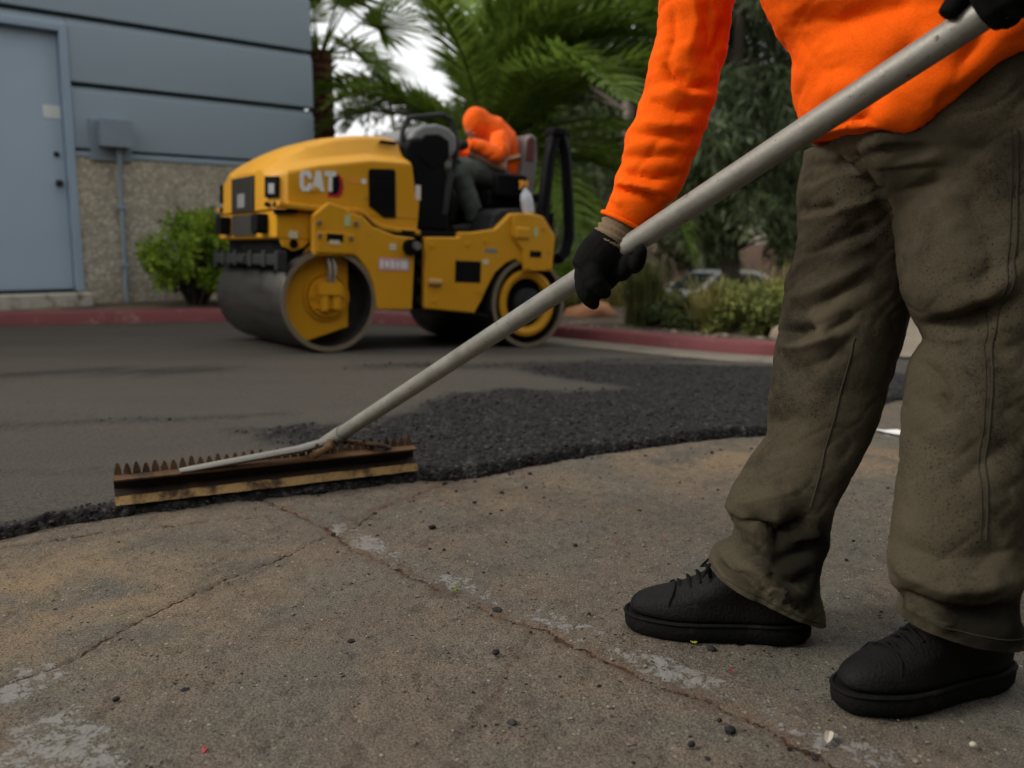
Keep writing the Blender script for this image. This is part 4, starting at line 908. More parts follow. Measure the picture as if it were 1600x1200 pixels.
# ------------------------------------------------------------------ people: cloth surfaces and bodies
from mathutils.bvhtree import BVHTree
def ring(c, ax, ay, n=36, e=2.3):
    c = Vector(c); ax = Vector(ax); ay = Vector(ay); out = []
    for j in range(n):
        t = 2 * math.pi * j / n; ct, st = math.cos(t), math.sin(t)
        out.append(c + ax * math.copysign(abs(ct) ** (2 / e), ct) + ay * math.copysign(abs(st) ** (2 / e), st))
    return out
def union_mesh(name, m, voxel, smooth=4):
    "one continuous surface out of overlapping closed shapes, as arrays"
    me = m.mesh(name + '_raw'); bm = bmesh.new(); bm.from_mesh(me); bmesh.ops.recalc_face_normals(bm, faces=bm.faces); bm.to_mesh(me); bm.free()
    o = bpy.data.objects.new(name + '_raw', me); COL.objects.link(o)
    r = o.modifiers.new('r', 'REMESH'); r.mode = 'VOXEL'; r.voxel_size = voxel; r.adaptivity = 0
    if smooth: s = o.modifiers.new('s', 'SMOOTH'); s.iterations = smooth; s.factor = .5
    ev = o.evaluated_get(bpy.context.evaluated_depsgraph_get()); out = bpy.data.meshes.new_from_object(ev)
    bpy.data.objects.remove(o); bpy.data.meshes.remove(me); out.name = name; return out
def mesh_arrays(me):
    n = len(me.vertices); co = np.empty(n * 3, np.float32); me.vertices.foreach_get('co', co); no = np.empty(n * 3, np.float32); me.vertices.foreach_get('normal', no)
    return co.reshape(-1, 3).astype(np.float64), no.reshape(-1, 3).astype(np.float64)
def put(me, co):
    me.vertices.foreach_set('co', co.astype(np.float32).ravel()); me.update()
def fold(co, no, strokes, ref=1., facing=(0, -1, 0), gate=None):
    "push the surface in and out along folds drawn in the upright plane (x, z); only the side turned that way is worked"
    d = np.zeros(len(co)); w = sstep(-.15, .35, no @ np.array(facing))
    if gate is not None: w = w * gate
    for pts, amp, wd in strokes:
        q, a = poly_dist(co[:, 0], co[:, 2], pts); L = sum(math.dist(p, r) for p, r in zip(pts[:-1], pts[1:]))
        end = sstep(0, .18 * L, a) * sstep(L, .82 * L, a) * .8 + .2
        d += amp * np.exp(-(q / wd) ** 1.35) * end
    return co + no * (d * w)[:, None] * ref
def n3(co, s, seed, stretch=(1, 1, 1)):
    q = co * s * np.array(stretch); return (fbm(q[:, 0] + q[:, 1] * .73, q[:, 2] + q[:, 1] * .31, 3, seed) - .5)
def n3r(co, s, seed, stretch=(1, 1, 1)):
    "ridged: sharp creases between soft swells"
    q = co * s * np.array(stretch); f = fbm(q[:, 0] + q[:, 1] * .73, q[:, 2] + q[:, 1] * .31, 2, seed); return -np.exp(-np.abs(f - .5) / .035)
def cut_below(me, point, normal, keep):
    "trim a leg off cleanly along a slanted plane; keep(co) tells which vertices take part"
    bm = bmesh.new(); bm.from_mesh(me); vs = [v for v in bm.verts if keep(v.co)]; fs = {f for v in vs for f in v.link_faces}; es = {e for v in vs for e in v.link_edges}
    bmesh.ops.bisect_plane(bm, geom=list(vs) + list(es) + list(fs), plane_co=point, plane_no=normal, clear_outer=True); bm.to_mesh(me); bm.free(); me.update()
def seam(name, path, me, mat, parent, r=.0016, off=.0006, dirn=(0, 1, 0)):
    bv = BVHTree.FromPolygons([v.co for v in me.vertices], [tuple(p.vertices) for p in me.polygons]); pts = []
    P = resample([(x, 0, z) for x, z in path], .008)
    for q in P:
        h = bv.ray_cast(Vector((q.x, .6, q.z)), Vector(dirn))
        if h[0] is not None: pts.append(h[0] - Vector(dirn) * off)
    if len(pts) > 3: MB().tube(pts, r, 6).build(name, mat, parent, smooth=True)
def ellipsoid(m, c, r, n=20, k=12, rot=None):
    c = Vector(c); rs = []
    for i in range(k + 1):
        t = math.pi * (i + .02) / (k + .04); rs.append([c + ((rot @ Vector((r[0] * math.sin(t) * math.cos(2 * math.pi * j / n), r[1] * math.sin(t) * math.sin(2 * math.pi * j / n), r[2] * math.cos(t)))) if rot else Vector((r[0] * math.sin(t) * math.cos(2 * math.pi * j / n), r[1] * math.sin(t) * math.sin(2 * math.pi * j / n), r[2] * math.cos(t)))) for j in range(n)])
    m.rings(rs, True); return m
def cloth_mat(name, base, dark, spots=0., weave=900, rough=.9, dirt=.5, pos=True, sheen=.1, stain_shade=False):
    t = NT(name); p = t.pos() if pos else t.obj(); n = t.noise(p, 6, 5, .65, .4)
    c = t.mix(t.math('MULTIPLY', t.mrange(n, .46, .68), dirt), base, dark)
    fine = t.noise(p, 320, 2, .6); c = t.mix(t.math('MULTIPLY', t.mrange(fine, .35, .65), .35), c, tuple(min(1, q * 1.5) for q in base))
    if stain_shade:
        sm = t.mrange(t.math('ADD', t.attr('stain_shade'), t.math('MULTIPLY', t.math('SUBTRACT', t.noise(p, 16, 6, .75), .5), 1.3)), .25, .85); c = t.mix(t.math('MULTIPLY', sm, .88), c, tuple(q * .35 for q in dark))
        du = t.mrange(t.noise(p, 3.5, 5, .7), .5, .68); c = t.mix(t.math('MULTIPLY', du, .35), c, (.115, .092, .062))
    if spots:
        sp = t.mrange(t.noise(p, 260, 3, .8), .56, .64); zone = t.mrange(t.noise(p, 5, 3, .6), .42, .62)
        c = t.mix(t.math('MULTIPLY', t.math('MULTIPLY', sp, zone), spots), c, tuple(q * .22 for q in dark))
        v = t.voro(p, 34); sep = t.new('SeparateColor'); t.link(v.outputs['Color'], sep.inputs[0]); dot = t.math('MULTIPLY', t.mrange(v.outputs['Distance'], .12, .06), t.mrange(sep.outputs[0], .93, .96))
        c = t.mix(t.math('MULTIPLY', dot, spots), c, tuple(q * .15 for q in dark))
    h = t.math('ADD', t.math('MULTIPLY', fine, .35), t.noise(p, 55, 4, .6))
    m = t.done(c, rough, 0, t.bump(h, .35, .003), .08); t.b.inputs['Sheen Weight'].default_value = sheen; t.b.inputs['Sheen Roughness'].default_value = .6; return m
ORANGE = cloth_mat('orange_work_shirt', (.84, .102, .003), (.70, .062, .002), 0, dirt=.6, sheen=.0)
KHAKI = cloth_mat('stained_work_trousers', (.053, .044, .028), (.012, .0105, .007), .8, dirt=.85, sheen=.0, stain_shade=True)
GLOVE = cloth_mat('black_glove', (.005, .005, .005), (.003, .003, .003), 0, rough=.9, sheen=.0); CUFF = cloth_mat('tan_knit_cuff', (.15, .105, .062), (.04, .028, .018), 0)
THREAD = plain('dark_seam', (.030, .025, .017), .95); LEATHER = plain('scuffed_black_leather', (.0065, .006, .006), .58, 0, .5, 25, .5, 200, ((.045, .03, .018), 14, .60), spec=.12, world=True)
RUBBER = plain('black_sole', (.007, .007, .007), .8, 0, .4, 30, .5, 120, ((.025, .02, .014), 20, .56), spec=.08, world=True); SKIN = plain('skin', (.36, .20, .13), .55, 0, .08, 20); HAIR = plain('dark_hair', (.02, .014, .01), .6)

def build_boot(parent, toe, heel, mats=(LEATHER, RUBBER), L=.318, z0=0., s=1.):
    toe = Vector((*toe, z0)); d = (Vector((*heel, z0)) - toe).normalized(); side = Vector((-d.y, d.x, 0))
    M = Matrix(((d.x, side.x, 0, toe.x), (d.y, side.y, 0, toe.y), (0, 0, 1, toe.z), (0, 0, 0, 1)))
    def outline(x0, x1, w, z, n=36, toeb=.0):
        out = []
        for j in range(n):
            t = 2 * math.pi * j / n; ct, st = math.cos(t), math.sin(t); u = (1 - ct) / 2
            wid = w * (1 + .10 * math.exp(-((u - .30) / .18) ** 2) - .16 * math.exp(-((u - .62) / .16) ** 2))
            x = x0 + (x1 - x0) * (.5 - .5 * math.copysign(abs(ct) ** .82, ct)); out.append(M @ Vector((x * s, math.copysign(abs(st) ** .78, st) * wid * s, z * s)))
        return out
    o = MB().rings([outline(.004, L - .004, .050, .001), outline(-.004, L + .002, .056, .010), outline(-.006, L + .003, .057, .024), outline(-.003, L, .055, .033), outline(.006, L - .008, .049, .0345)], True).build('sole', mats[1], parent, smooth=True)
    up = [(.006, L - .006, .049, .030), (.002, L - .003, .0515, .040), (.004, L - .001, .0505, .052), (.012, L, .047, .063), (.034, L + .001, .0445, .073), (.075, L + .001, .042, .083), (.108, L, .040, .095), (.128, L - .003, .038, .108), (.150, L - .008, .035, .120), (.165, L - .012, .033, .132), (.18, L - .02, .03, .136)]
    b = MB().rings([outline(*q) for q in up], True).build('boot', mats[0], parent, smooth=True, subsurf=1)
    o.parent = b
    # welt, laces and eyelets
    w = [M @ Vector((q.x, q.y, q.z)) for q in []]
    wl = outline(-.0045, L + .001, .0555, .0335); MB().tube(wl + [wl[0]], .0035 * s, 6, False).build('welt', mats[1], b, smooth=True)
    for k in range(5):
        x = .088 + .016 * k; z = .0885 + .0095 * k + (.002 if k > 2 else 0); MB().tube([M @ Vector((x * s + .006, -.024 * s, (z - .008) * s)), M @ Vector((x * s, 0, (z + .006) * s)), M @ Vector((x * s + .006, .024 * s, (z - .008) * s))], .0030 * s, 6).build('lace', mats[1], b, smooth=True)
    a = M @ Vector((.15 * s, -.008, .132 * s))
    for sg in (-1, 1): MB().tube([a, a + d * -.010 + side * sg * .014 + Vector((0, 0, .001)), a + d * -.022 + side * sg * .026 + Vector((0, 0, -.018)), a + d * -.012 + side * sg * .010 + Vector((0, 0, -.010))], .0024, 6).build('lace', mats[1], b, smooth=True)
    tc = [M @ Vector((q[0] * s, q[1] * s, q[2] * s)) for q in [(.07, -.0445, .052), (.072, -.043, .066), (.078, -.035, .079), (.082, -.018, .0865), (.083, 0, .088), (.082, .018, .0865), (.078, .035, .079), (.072, .043, .066), (.07, .0445, .052)]]
    MB().tube(tc, .0018 * s, 6).build('toe_seam', mats[1], b, smooth=True)
    return b
def head_shapes(m, c, fwd, size=1.):
    "a head with brow, nose, mouth, chin and ears; fwd is where it looks"
    c = Vector(c); f = Vector(fwd).normalized(); r = f.cross(Vector((0, 0, 1))).normalized(); u = r.cross(f); R = Matrix((( f.x, r.x, u.x), (f.y, r.y, u.y), (f.z, r.z, u.z)))
    def P(a, b, z): return c + (R @ Vector((a, b, z))) * size
    ellipsoid(m, P(-.015, 0, .03), (.098 * size, .077 * size, .10 * size), rot=R); ellipsoid(m, P(.03, 0, -.04), (.062 * size, .060 * size, .078 * size), rot=R)
    ellipsoid(m, P(.062, 0, -.092), (.026 * size, .030 * size, .022 * size), rot=R); m.tube([P(.078, 0, .022), P(.098, 0, -.012), P(.104, 0, -.026)], [.009 * size, .013 * size, .015 * size], 10)
    m.tube([P(.082, -.045, .034), P(.090, 0, .036), P(.082, .045, .034)], .010 * size, 8); m.tube([P(.082, -.022, -.058), P(.091, 0, -.056), P(.082, .022, -.058)], .008 * size, 8)
    for sg in (-1, 1): ellipsoid(m, P(-.012, sg * .078, -.008), (.020 * size, .008 * size, .032 * size), rot=R)
    return P, R
def eyes_mouth(P, body, size, wm, dm):
    for sg in (-1, 1):
        e = MB(); ellipsoid(e, P(.080, sg * .031, .010), (.009 * size, .013 * size, .008 * size), 12, 8); e = e.build('eye', wm, body, smooth=True)
        k = MB(); ellipsoid(k, P(.088, sg * .031, .010), (.004 * size, .005 * size, .005 * size), 10, 6); k.build('iris', dm, e, smooth=True)
# ------------------------------------------------------------------ the worker with the rake: folds of the clothes in the upright plane (x, z), with depth and width
FOLD_FAR = [
    ([(0.502, 0.822), (0.586, 0.828)], -0.005, 0.008),
    ([(0.502, 0.788), (0.55, 0.816), (0.615, 0.827)], -0.008, 0.01),
    ([(0.497, 0.774), (0.55, 0.801), (0.63, 0.815)], 0.005, 0.01),
    ([(0.486, 0.744), (0.522, 0.745), (0.554, 0.753)], -0.012, 0.01),
    ([(0.486, 0.726), (0.55, 0.742), (0.619, 0.762)], 0.006, 0.01),
    ([(0.494, 0.66), (0.55, 0.691), (0.615, 0.719)], -0.01, 0.012),
    ([(0.489, 0.64), (0.55, 0.669), (0.615, 0.697)], 0.005, 0.012),
    ([(0.478, 0.56), (0.55, 0.603), (0.608, 0.635)], -0.008, 0.013),
    ([(0.476, 0.581), (0.543, 0.624), (0.608, 0.659)], 0.004, 0.012),
    ([(0.449, 0.517), (0.491, 0.534), (0.521, 0.55)], -0.016, 0.01),
    ([(0.452, 0.5), (0.499, 0.511), (0.554, 0.538)], 0.008, 0.01),
    ([(0.53, 0.535), (0.586, 0.572)], -0.007, 0.01),
    ([(0.478, 0.463), (0.543, 0.495), (0.586, 0.538)], -0.005, 0.014),
    ([(0.387, 0.279), (0.434, 0.345), (0.502, 0.409)], -0.007, 0.022),
    ([(0.423, 0.356), (0.478, 0.409)], 0.004, 0.015),
    ([(0.391, 0.21), (0.413, 0.222), (0.447, 0.197), (0.502, 0.238)], -0.018, 0.013),
    ([(0.365, 0.238), (0.413, 0.248), (0.489, 0.281)], 0.006, 0.015),
    ([(0.341, 0.171), (0.391, 0.138), (0.429, 0.104)], -0.013, 0.01),
    ([(0.337, 0.152), (0.369, 0.125), (0.407, 0.093)], 0.007, 0.009),
    ([(0.38, 0.184), (0.434, 0.163), (0.51, 0.184)], -0.01, 0.012),
    ([(0.423, 0.152), (0.467, 0.13), (0.512, 0.141)], -0.008, 0.01),
    ([(0.521, 0.206), (0.467, 0.195)], 0.008, 0.01),
]
FOLD_NEAR = [
    ([(0.597, 0.543), (0.626, 0.55), (0.662, 0.569), (0.699, 0.597)], -0.018, 0.012),
    ([(0.581, 0.526), (0.626, 0.529), (0.68, 0.553)], 0.01, 0.013),
    ([(0.63, 0.517), (0.64, 0.49), (0.648, 0.454)], -0.006, 0.007),
    ([(0.726, 0.62), (0.689, 0.571), (0.635, 0.526)], -0.008, 0.02),
    ([(0.726, 0.651), (0.68, 0.606), (0.635, 0.58)], 0.005, 0.018),
    ([(0.542, 0.246), (0.617, 0.239), (0.717, 0.255)], -0.006, 0.018),
    ([(0.567, 0.18), (0.599, 0.169), (0.653, 0.165), (0.718, 0.171)], -0.015, 0.01),
    ([(0.544, 0.216), (0.617, 0.198), (0.708, 0.21)], 0.008, 0.014),
    ([(0.635, 0.337), (0.689, 0.382), (0.726, 0.409)], -0.006, 0.02),
    ([(0.581, 0.409), (0.635, 0.382), (0.689, 0.4)], -0.004, 0.018),
    ([(0.555, 0.171), (0.581, 0.158), (0.635, 0.145)], 0.007, 0.009),
    ([(0.562, 0.732), (0.599, 0.669), (0.617, 0.606)], 0.005, 0.02),
    ([(0.653, 0.759), (0.689, 0.669), (0.671, 0.606)], -0.006, 0.022),
    ([(0.535, 0.786), (0.581, 0.759), (0.635, 0.777)], -0.006, 0.014),
    ([(0.581, 0.813), (0.635, 0.826), (0.689, 0.822)], -0.005, 0.012),
    ([(0.553, 0.454), (0.608, 0.445), (0.653, 0.463)], -0.004, 0.015),
]
FOLD_SLEEVE = [
    ([(0.263, 1.011), (0.282, 0.986), (0.319, 0.962), (0.366, 0.969)], -0.011, 0.009),
    ([(0.274, 0.966), (0.32, 0.949), (0.366, 0.951)], 0.005, 0.009),
    ([(0.238, 0.949), (0.293, 0.923), (0.349, 0.929)], -0.007, 0.009),
    ([(0.213, 0.887), (0.282, 0.879), (0.326, 0.868)], -0.007, 0.008),
    ([(0.229, 0.906), (0.274, 0.897), (0.331, 0.897)], 0.004, 0.008),
    ([(0.2, 0.847), (0.24, 0.843), (0.309, 0.847)], -0.005, 0.007),
    ([(0.194, 0.822), (0.255, 0.805), (0.311, 0.812)], -0.008, 0.007),
    ([(0.178, 0.79), (0.229, 0.778), (0.28, 0.764)], -0.01, 0.005),
    ([(0.185, 0.802), (0.229, 0.791), (0.286, 0.779)], 0.006, 0.006),
    ([(0.384, 1.085), (0.367, 1.045), (0.352, 1.011)], -0.009, 0.009),
    ([(0.28, 1.107), (0.286, 1.051), (0.274, 1.005)], -0.006, 0.01),
    ([(0.314, 1.141), (0.326, 1.073), (0.309, 1.017)], 0.005, 0.012),
    ([(0.343, 1.118), (0.349, 1.051), (0.337, 0.994)], -0.005, 0.01),
    ([(0.183, 0.779), (0.2, 0.757)], 0.004, 0.006),
]
FOLD_SHIRT = [
    ([(0.449, 0.995), (0.457, 0.947), (0.466, 0.889)], -0.008, 0.012),
    ([(0.486, 0.861), (0.525, 0.909), (0.583, 0.995)], -0.006, 0.014),
    ([(0.529, 0.839), (0.573, 0.889), (0.651, 0.966)], 0.007, 0.016),
    ([(0.515, 0.851), (0.534, 0.889), (0.544, 0.937)], -0.006, 0.01),
    ([(0.418, 1.043), (0.486, 1.014), (0.583, 1.033)], -0.007, 0.016),
    ([(0.602, 0.909), (0.651, 0.976), (0.68, 1.033)], -0.006, 0.014),
]
SEAM_FAR = [(0.582, 0.53), (0.552, 0.409), (0.527, 0.324), (0.502, 0.248)]
SEAM_NEAR = [(0.717, 0.849), (0.718, 0.732), (0.712, 0.624), (0.702, 0.526), (0.695, 0.454), (0.686, 0.364), (0.679, 0.266)]
FAR_LEG = [[.635, 1.645, .859, .107], [.631, 1.641, .819, .11], [.625, 1.637, .78, .112], [.623, 1.633, .742, .11], [.624, 1.63, .71, .106], [.617, 1.625, .662, .106], [.605, 1.621, .621, .111], [.6, 1.617, .584, .109], [.592, 1.612, .535, .107], [.582, 1.607, .483, .105], [.572, 1.602, .437, .1], [.561, 1.588, .393, .096], [.549, 1.573, .344, .087], [.52, 1.561, .305, .091], [.486, 1.545, .253, .092], [.47, 1.535, .223, .092], [.476, 1.525, .189, .080], [.470, 1.518, .168, .082], [.448, 1.513, .150, .094], [.437, 1.503, .121, .096], [.441, 1.497, .098, .092], [.447, 1.492, .080, .090], [.450, 1.492, .05, .094], [.452, 1.492, .02, .096]]
NEAR_LEG = [[.733, 1.44, .836, .183], [.748, 1.432, .787, .168], [.758, 1.426, .747, .153], [.757, 1.42, .708, .149], [.756, 1.414, .668, .144], [.754, 1.405, .61, .136], [.758, 1.399, .569, .120], [.762, 1.394, .535, .107], [.748, 1.39, .508, .112], [.741, 1.387, .486, .113], [.726, 1.372, .432, .109], [.716, 1.359, .394, .105], [.705, 1.346, .357, .1], [.687, 1.326, .297, .093], [.678, 1.316, .268, .091], [.671, 1.305, .235, .091], [.669, 1.296, .21, .096], [.662, 1.285, .178, .088], [.668, 1.28, .157, .080], [.668, 1.278, .139, .084], [.672, 1.278, .117, .087], [.674, 1.278, .098, .090], [.676, 1.280, .07, .092], [.678, 1.282, .04, .093]]
SLEEVE = [[.358, 1.716, 1.228, .074, 0, 0], [.351, 1.716, 1.194, .073, 0, 0], [.336, 1.716, 1.127, .069, 0, 0], [.327, 1.716, 1.06, .067, 0, 0], [.316, 1.716, .989, .069, -.001, -.009], [.293, 1.715, .915, .068, -.001, -.009], [.275, 1.715, .863, .066, -.002, -.015], [.263, 1.715, .82, .060, -.003, -.018], [.247, 1.714, .783, .059, -.003, -.017], [.238, 1.714, .772, .049, -.002, -.015], [.228, 1.714, .758, .045, -.003, -.019], [.209, 1.714, .729, .036, -.003, -.018]]
HA, HC = Vector((-.548, 2.634, .106)), Vector((.608, 1.208, .979)); HD = (HC - HA).normalized()
def build_worker():
    # the body under the clothes
    m = MB(); P, R = head_shapes(m, (.25, 1.56, 1.60), (-.80, .15, -.55))
    ch = lambda pts, r: m.tube(pts, r, 14)
    ch([(.72, 1.52, .96), (.66, 1.53, 1.08), (.56, 1.54, 1.22), (.46, 1.55, 1.36), (.38, 1.55, 1.44), (.29, 1.56, 1.55)], [.13, .12, .13, .13, .06, .055])
    ch([(.42, 1.66, 1.36), (.36, 1.70, 1.26), (.33, 1.715, 1.08), (.27, 1.715, .86), (.222, 1.716, .75), (.19, 1.716, .69)], [.06, .052, .045, .04, .026, .022])
    ch([(.50, 1.44, 1.38), (.56, 1.36, 1.34), (.70, 1.24, 1.22), (.66, 1.215, 1.09), (.625, 1.21, 1.0)], [.06, .05, .04, .035, .027])
    ch([(.70, 1.56, .95), (.63, 1.63, .78), (.60, 1.617, .58), (.555, 1.58, .38), (.48, 1.535, .2), (.485, 1.51, .11)], [.11, .085, .065, .055, .038, .026])
    ch([(.74, 1.47, .95), (.755, 1.425, .75), (.755, 1.39, .55), (.71, 1.345, .36), (.68, 1.305, .2), (.715, 1.315, .11)], [.11, .085, .065, .055, .038, .024])
    me = union_mesh('person', m, .010, 3); me.materials.append(SKIN)
    body = mesh_obj('person', me); tag(body, 'worker in orange shirt and stained trousers bending to push a rake', 'person')
    eyes_mouth(P, body, 1., plain('eye_white', (.75, .73, .70), .3), HAIR)
    h = MB(); ellipsoid(h, P(-.022, 0, .048), (.106, .086, .098), rot=R); hm = union_mesh('hair', h, .008, 2); hm.materials.append(HAIR); mesh_obj('hair', hm, None, body)
    # trousers
    m = MB()
    m.rings([ring(q[:3], (q[3], 0, 0), (0, min(q[3] * .95, .118), 0)) for q in FAR_LEG])
    m.rings([ring((q[0], q[1], q[2]), (q[3], 0, 0), (0, .150 if q[2] > .9 else .138, 0)) for q in ([.745, 1.505, 1.08, .165], [.75, 1.495, 1.03, .185], [.752, 1.48, .97, .193], [.750, 1.462, .90, .192])] + [ring((q[0], q[1] + .0, q[2]), (q[3], 0, 0), (0, min(q[3] * .92, .132), 0)) for q in NEAR_LEG])
    m.rings([ring((.735, 1.53, z), (a, 0, k), (0, b, 0), 40) for z, a, b, k in ((.77, .10, .13, 0), (.82, .175, .17, 0), (.88, .195, .175, .02), (.94, .198, .175, .04), (1.0, .192, .17, .06), (1.06, .18, .16, .08), (1.12, .165, .15, .09))])
    me = union_mesh('trousers', m, .0046, 4); co, no = mesh_arrays(me)
    nearside = sstep(1.50, 1.44, co[:, 1] + .25 * np.maximum(0, co[:, 2] - .75)) * 1.0; farleg = (co[:, 0] < .60 + .12 * sstep(.45, .8, co[:, 2])) & (co[:, 1] > 1.42)
    isn = np.where(co[:, 2] < .80, (co[:, 1] < (1.41 + .10 * np.clip((co[:, 2] - .1) / .7, 0, 1))).astype(float), sstep(.62, .66, co[:, 0]))
    co2 = fold(co, no, FOLD_FAR, 1.8, gate=1 - isn); d1 = co2 - co
    co3 = fold(co, no, FOLD_NEAR, 1.8, gate=isn); d2 = co3 - co
    dg = np.stack([co[:, 0] * .8 + co[:, 2] * .6, co[:, 1], co[:, 2] * .8 - co[:, 0] * .6], -1); rnd = .006 * n3(dg, 7, 1, (.6, 1, 1.8)) + .003 * n3(dg, 22, 2, (.5, 1, 2.2)) + .0012 * n3(co, 70, 3) + .0045 * n3r(dg, 5.5, 5, (.55, 1, 1.5)) * (.3 + .7 * vnoise(co[:, 0] * 6, co[:, 2] * 6, 8)) + .0022 * n3r(dg, 13, 6, (.6, 1, 1.6))
    bunch = sstep(.26, .08, co[:, 2]); rnd += bunch * .010 * n3(dg, 20, 9, (.5, .5, 2.2))
    co = co + d1 + d2 + no * rnd[:, None]; put(me, co); st = np.zeros(len(co))
    for sx, sz, r1, r2, far, am in ((.49, .17, .085, .075, 1, 1.1), (.47, .10, .06, .04, 1, .8), (.56, .30, .03, .08, 1, .5), (.50, .62, .02, .10, 1, .4), (.70, .145, .13, .05, 0, 1.0), (.70, .30, .045, .05, 0, .55), (.78, .38, .04, .12, 0, .45), (.66, .44, .03, .03, 0, .5), (.76, .92, .06, .04, 0, .5), (.66, .20, .05, .03, 0, .6), (.84, .6, .05, .15, 0, .5)):  # tarry stains and dirt; those on the far ankle also paint in shadow
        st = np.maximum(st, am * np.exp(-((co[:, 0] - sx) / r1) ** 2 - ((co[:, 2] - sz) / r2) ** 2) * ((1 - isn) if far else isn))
    me.attributes.new('stain_shade', 'FLOAT', 'POINT').data.foreach_set('value', st.astype(np.float32)); me.materials.append(KHAKI); tr = mesh_obj('trousers', me, None, body)
    seam('inseam', SEAM_FAR, me, THREAD, tr); seam('outseam', SEAM_NEAR, me, THREAD, tr, .0015); seam('outseam', [(x - .008, z) for x, z in SEAM_NEAR], me, THREAD, tr, .0009)
    cut_below(me, (.33, 1.5, .136), Vector((-.465, 0, -1)), lambda c: c.z < .22 and c.y > 1.395); cut_below(me, (.557, 1.28, .138), Vector((-.174, 0, -1)), lambda c: c.z < .22 and c.y <= 1.395)
    for x0, x1, za, sl in ((.35, .52, .136 - .009, .465), (.575, .76, .138, .174)): seam('hem_stitch', [(x0 + (x1 - x0) * k / 8, za + .018 - sl * ((x0 - (.33 if sl > .3 else .557)) + (x1 - x0) * k / 8)) for k in range(9)], me, THREAD, tr, .0009)
    # shirt
    m = MB()
    T = [((.512, .868), (.99, 1.075), .215), ((.492, .90), (.99, 1.11), .225), ((.48, .944), (.98, 1.16), .222), ((.47, 1.0), (.945, 1.24), .212), ((.425, 1.077), (.88, 1.33), .20), ((.375, 1.16), (.80, 1.42), .19), ((.335, 1.25), (.69, 1.49), .195), ((.335, 1.34), (.58, 1.51), .17), ((.34, 1.41), (.48, 1.51), .09)]
    m.rings([ring(((a[0] + b[0]) / 2, 1.535, (a[1] + b[1]) / 2), ((b[0] - a[0]) / 2, 0, (b[1] - a[1]) / 2), (0, w, 0), 44, 2.5) for a, b, w in T])
    SL = [[.43, 1.66, 1.38, .075, 0, 0], [.385, 1.70, 1.30, .076, 0, 0]] + SLEEVE
    m.rings([ring(q[:3], q[3:], (0, -abs(Vector(q[3:]).length) * .95, 0), 32, 2.15) for q in SL])
    m.tube([(.50, 1.44, 1.39), (.56, 1.36, 1.345), (.66, 1.27, 1.27), (.72, 1.23, 1.21), (.70, 1.22, 1.14), (.665, 1.215, 1.08)], [.085, .08, .07, .066, .058, .048], 24)
    me = union_mesh('shirt', m, .0055, 4); co, no = mesh_arrays(me)
    arm = sstep(.43, .39, co[:, 0] - .10 * np.clip((co[:, 2] - .95), 0, 1))
    a1 = fold(co, no, FOLD_SLEEVE, 1.5, gate=arm) - co; a2 = fold(co, no, FOLD_SHIRT, 2.2, gate=1 - arm) - co
    rnd = .011 * n3(co, 10, 11, (.8, .8, 1.8)) + .006 * n3(co, 24, 12, (.7, 1, 2.2)) + .0018 * n3(co, 70, 13) + .0045 * n3r(co, 6, 15, (.9, 1, 1.4)) * arm + .004 * n3r(co, 4.5, 16, (1.2, 1, .8)) * (1 - arm) + .002 * n3r(co, 14, 17, (.8, 1, 1.5)); rnd *= sstep(.72, .80, co[:, 2]) * .8 + .2
    line = .862 + (co[:, 0] - .50) * .435; drop = np.exp(-((co[:, 0] - .60) / .070) ** 2) * sstep(.13, .0, co[:, 2] - line) * (1 - arm)
    co = co + a1 + a2 + no * rnd[:, None]; co[:, 2] -= .040 * drop; put(me, co); me.materials.append(ORANGE); sh = mesh_obj('shirt', me, None, body)
    cf = MB(); c0 = Vector((.209, 1.714, .729)); ax = Vector((.036, -.003, -.018)); rr = [c0 + ax * 1.05 * math.cos(2 * math.pi * j / 40) + Vector((0, -.040, 0)) * math.sin(2 * math.pi * j / 40) for j in range(41)]
    cf.tube(rr, .0045, 8, False); cf.build('cuff_edge', ORANGE, sh, smooth=True)
    # gloves
    cu = MB(); cu.tube([(.222, 1.724, .748), (.211, 1.722, .727), (.199, 1.720, .706), (.180, 1.718, .678)], [.037, .040, .042, .043], 20, True, .95)
    q = union_mesh('glove_cuff', cu, .004, 2); co, no = mesh_arrays(q); put(q, co + no * (.0025 * np.sin(co @ np.array([.45, 0, .9]) * 520))[:, None]); q.materials.append(CUFF)
    g = MB()
    g.tube([(.190, 1.720, .690), (.172, 1.716, .670), (.150, 1.714, .648), (.133, 1.712, .632)], [.043, .045, .040, .030], 18)
    g.tube([(.203, 1.752, .679), (.192, 1.755, .660), (.180, 1.757, .640)], [.026, .028, .026], 14)
    for pts, rr_ in (([(.138, 1.715, .650), (.134, 1.692, .614), (.141, 1.685, .592), (.153, 1.690, .578)], (.020, .0175, .0165, .013)), ([(.168, 1.712, .668), (.152, 1.688, .640), (.158, 1.676, .616), (.172, 1.680, .600)], (.022, .020, .018, .014)),
                   *[([(x - .006, y + .036, z + .022), (x - .004, y + .039, z - .008), (x + .002, y + .014, z - .038), (x + .008, y - .020, z - .034), (x + .012, y - .037, z - .014)], (.018, .0178, .0168, .0158, .013)) for x in (.158, .180, .202, .222) for y, z in [(HA.y + HD.y * (x - HA.x) / HD.x, HA.z + HD.z * (x - HA.x) / HD.x)]]):
        P2 = resample([Vector(p) for p in pts], .012); rs_ = np.interp(np.linspace(0, 1, len(P2)), np.linspace(0, 1, len(rr_)), rr_); g.tube(P2, list(rs_), 12); ellipsoid(g, P2[-1], (rr_[-1],) * 3, 10, 8); 
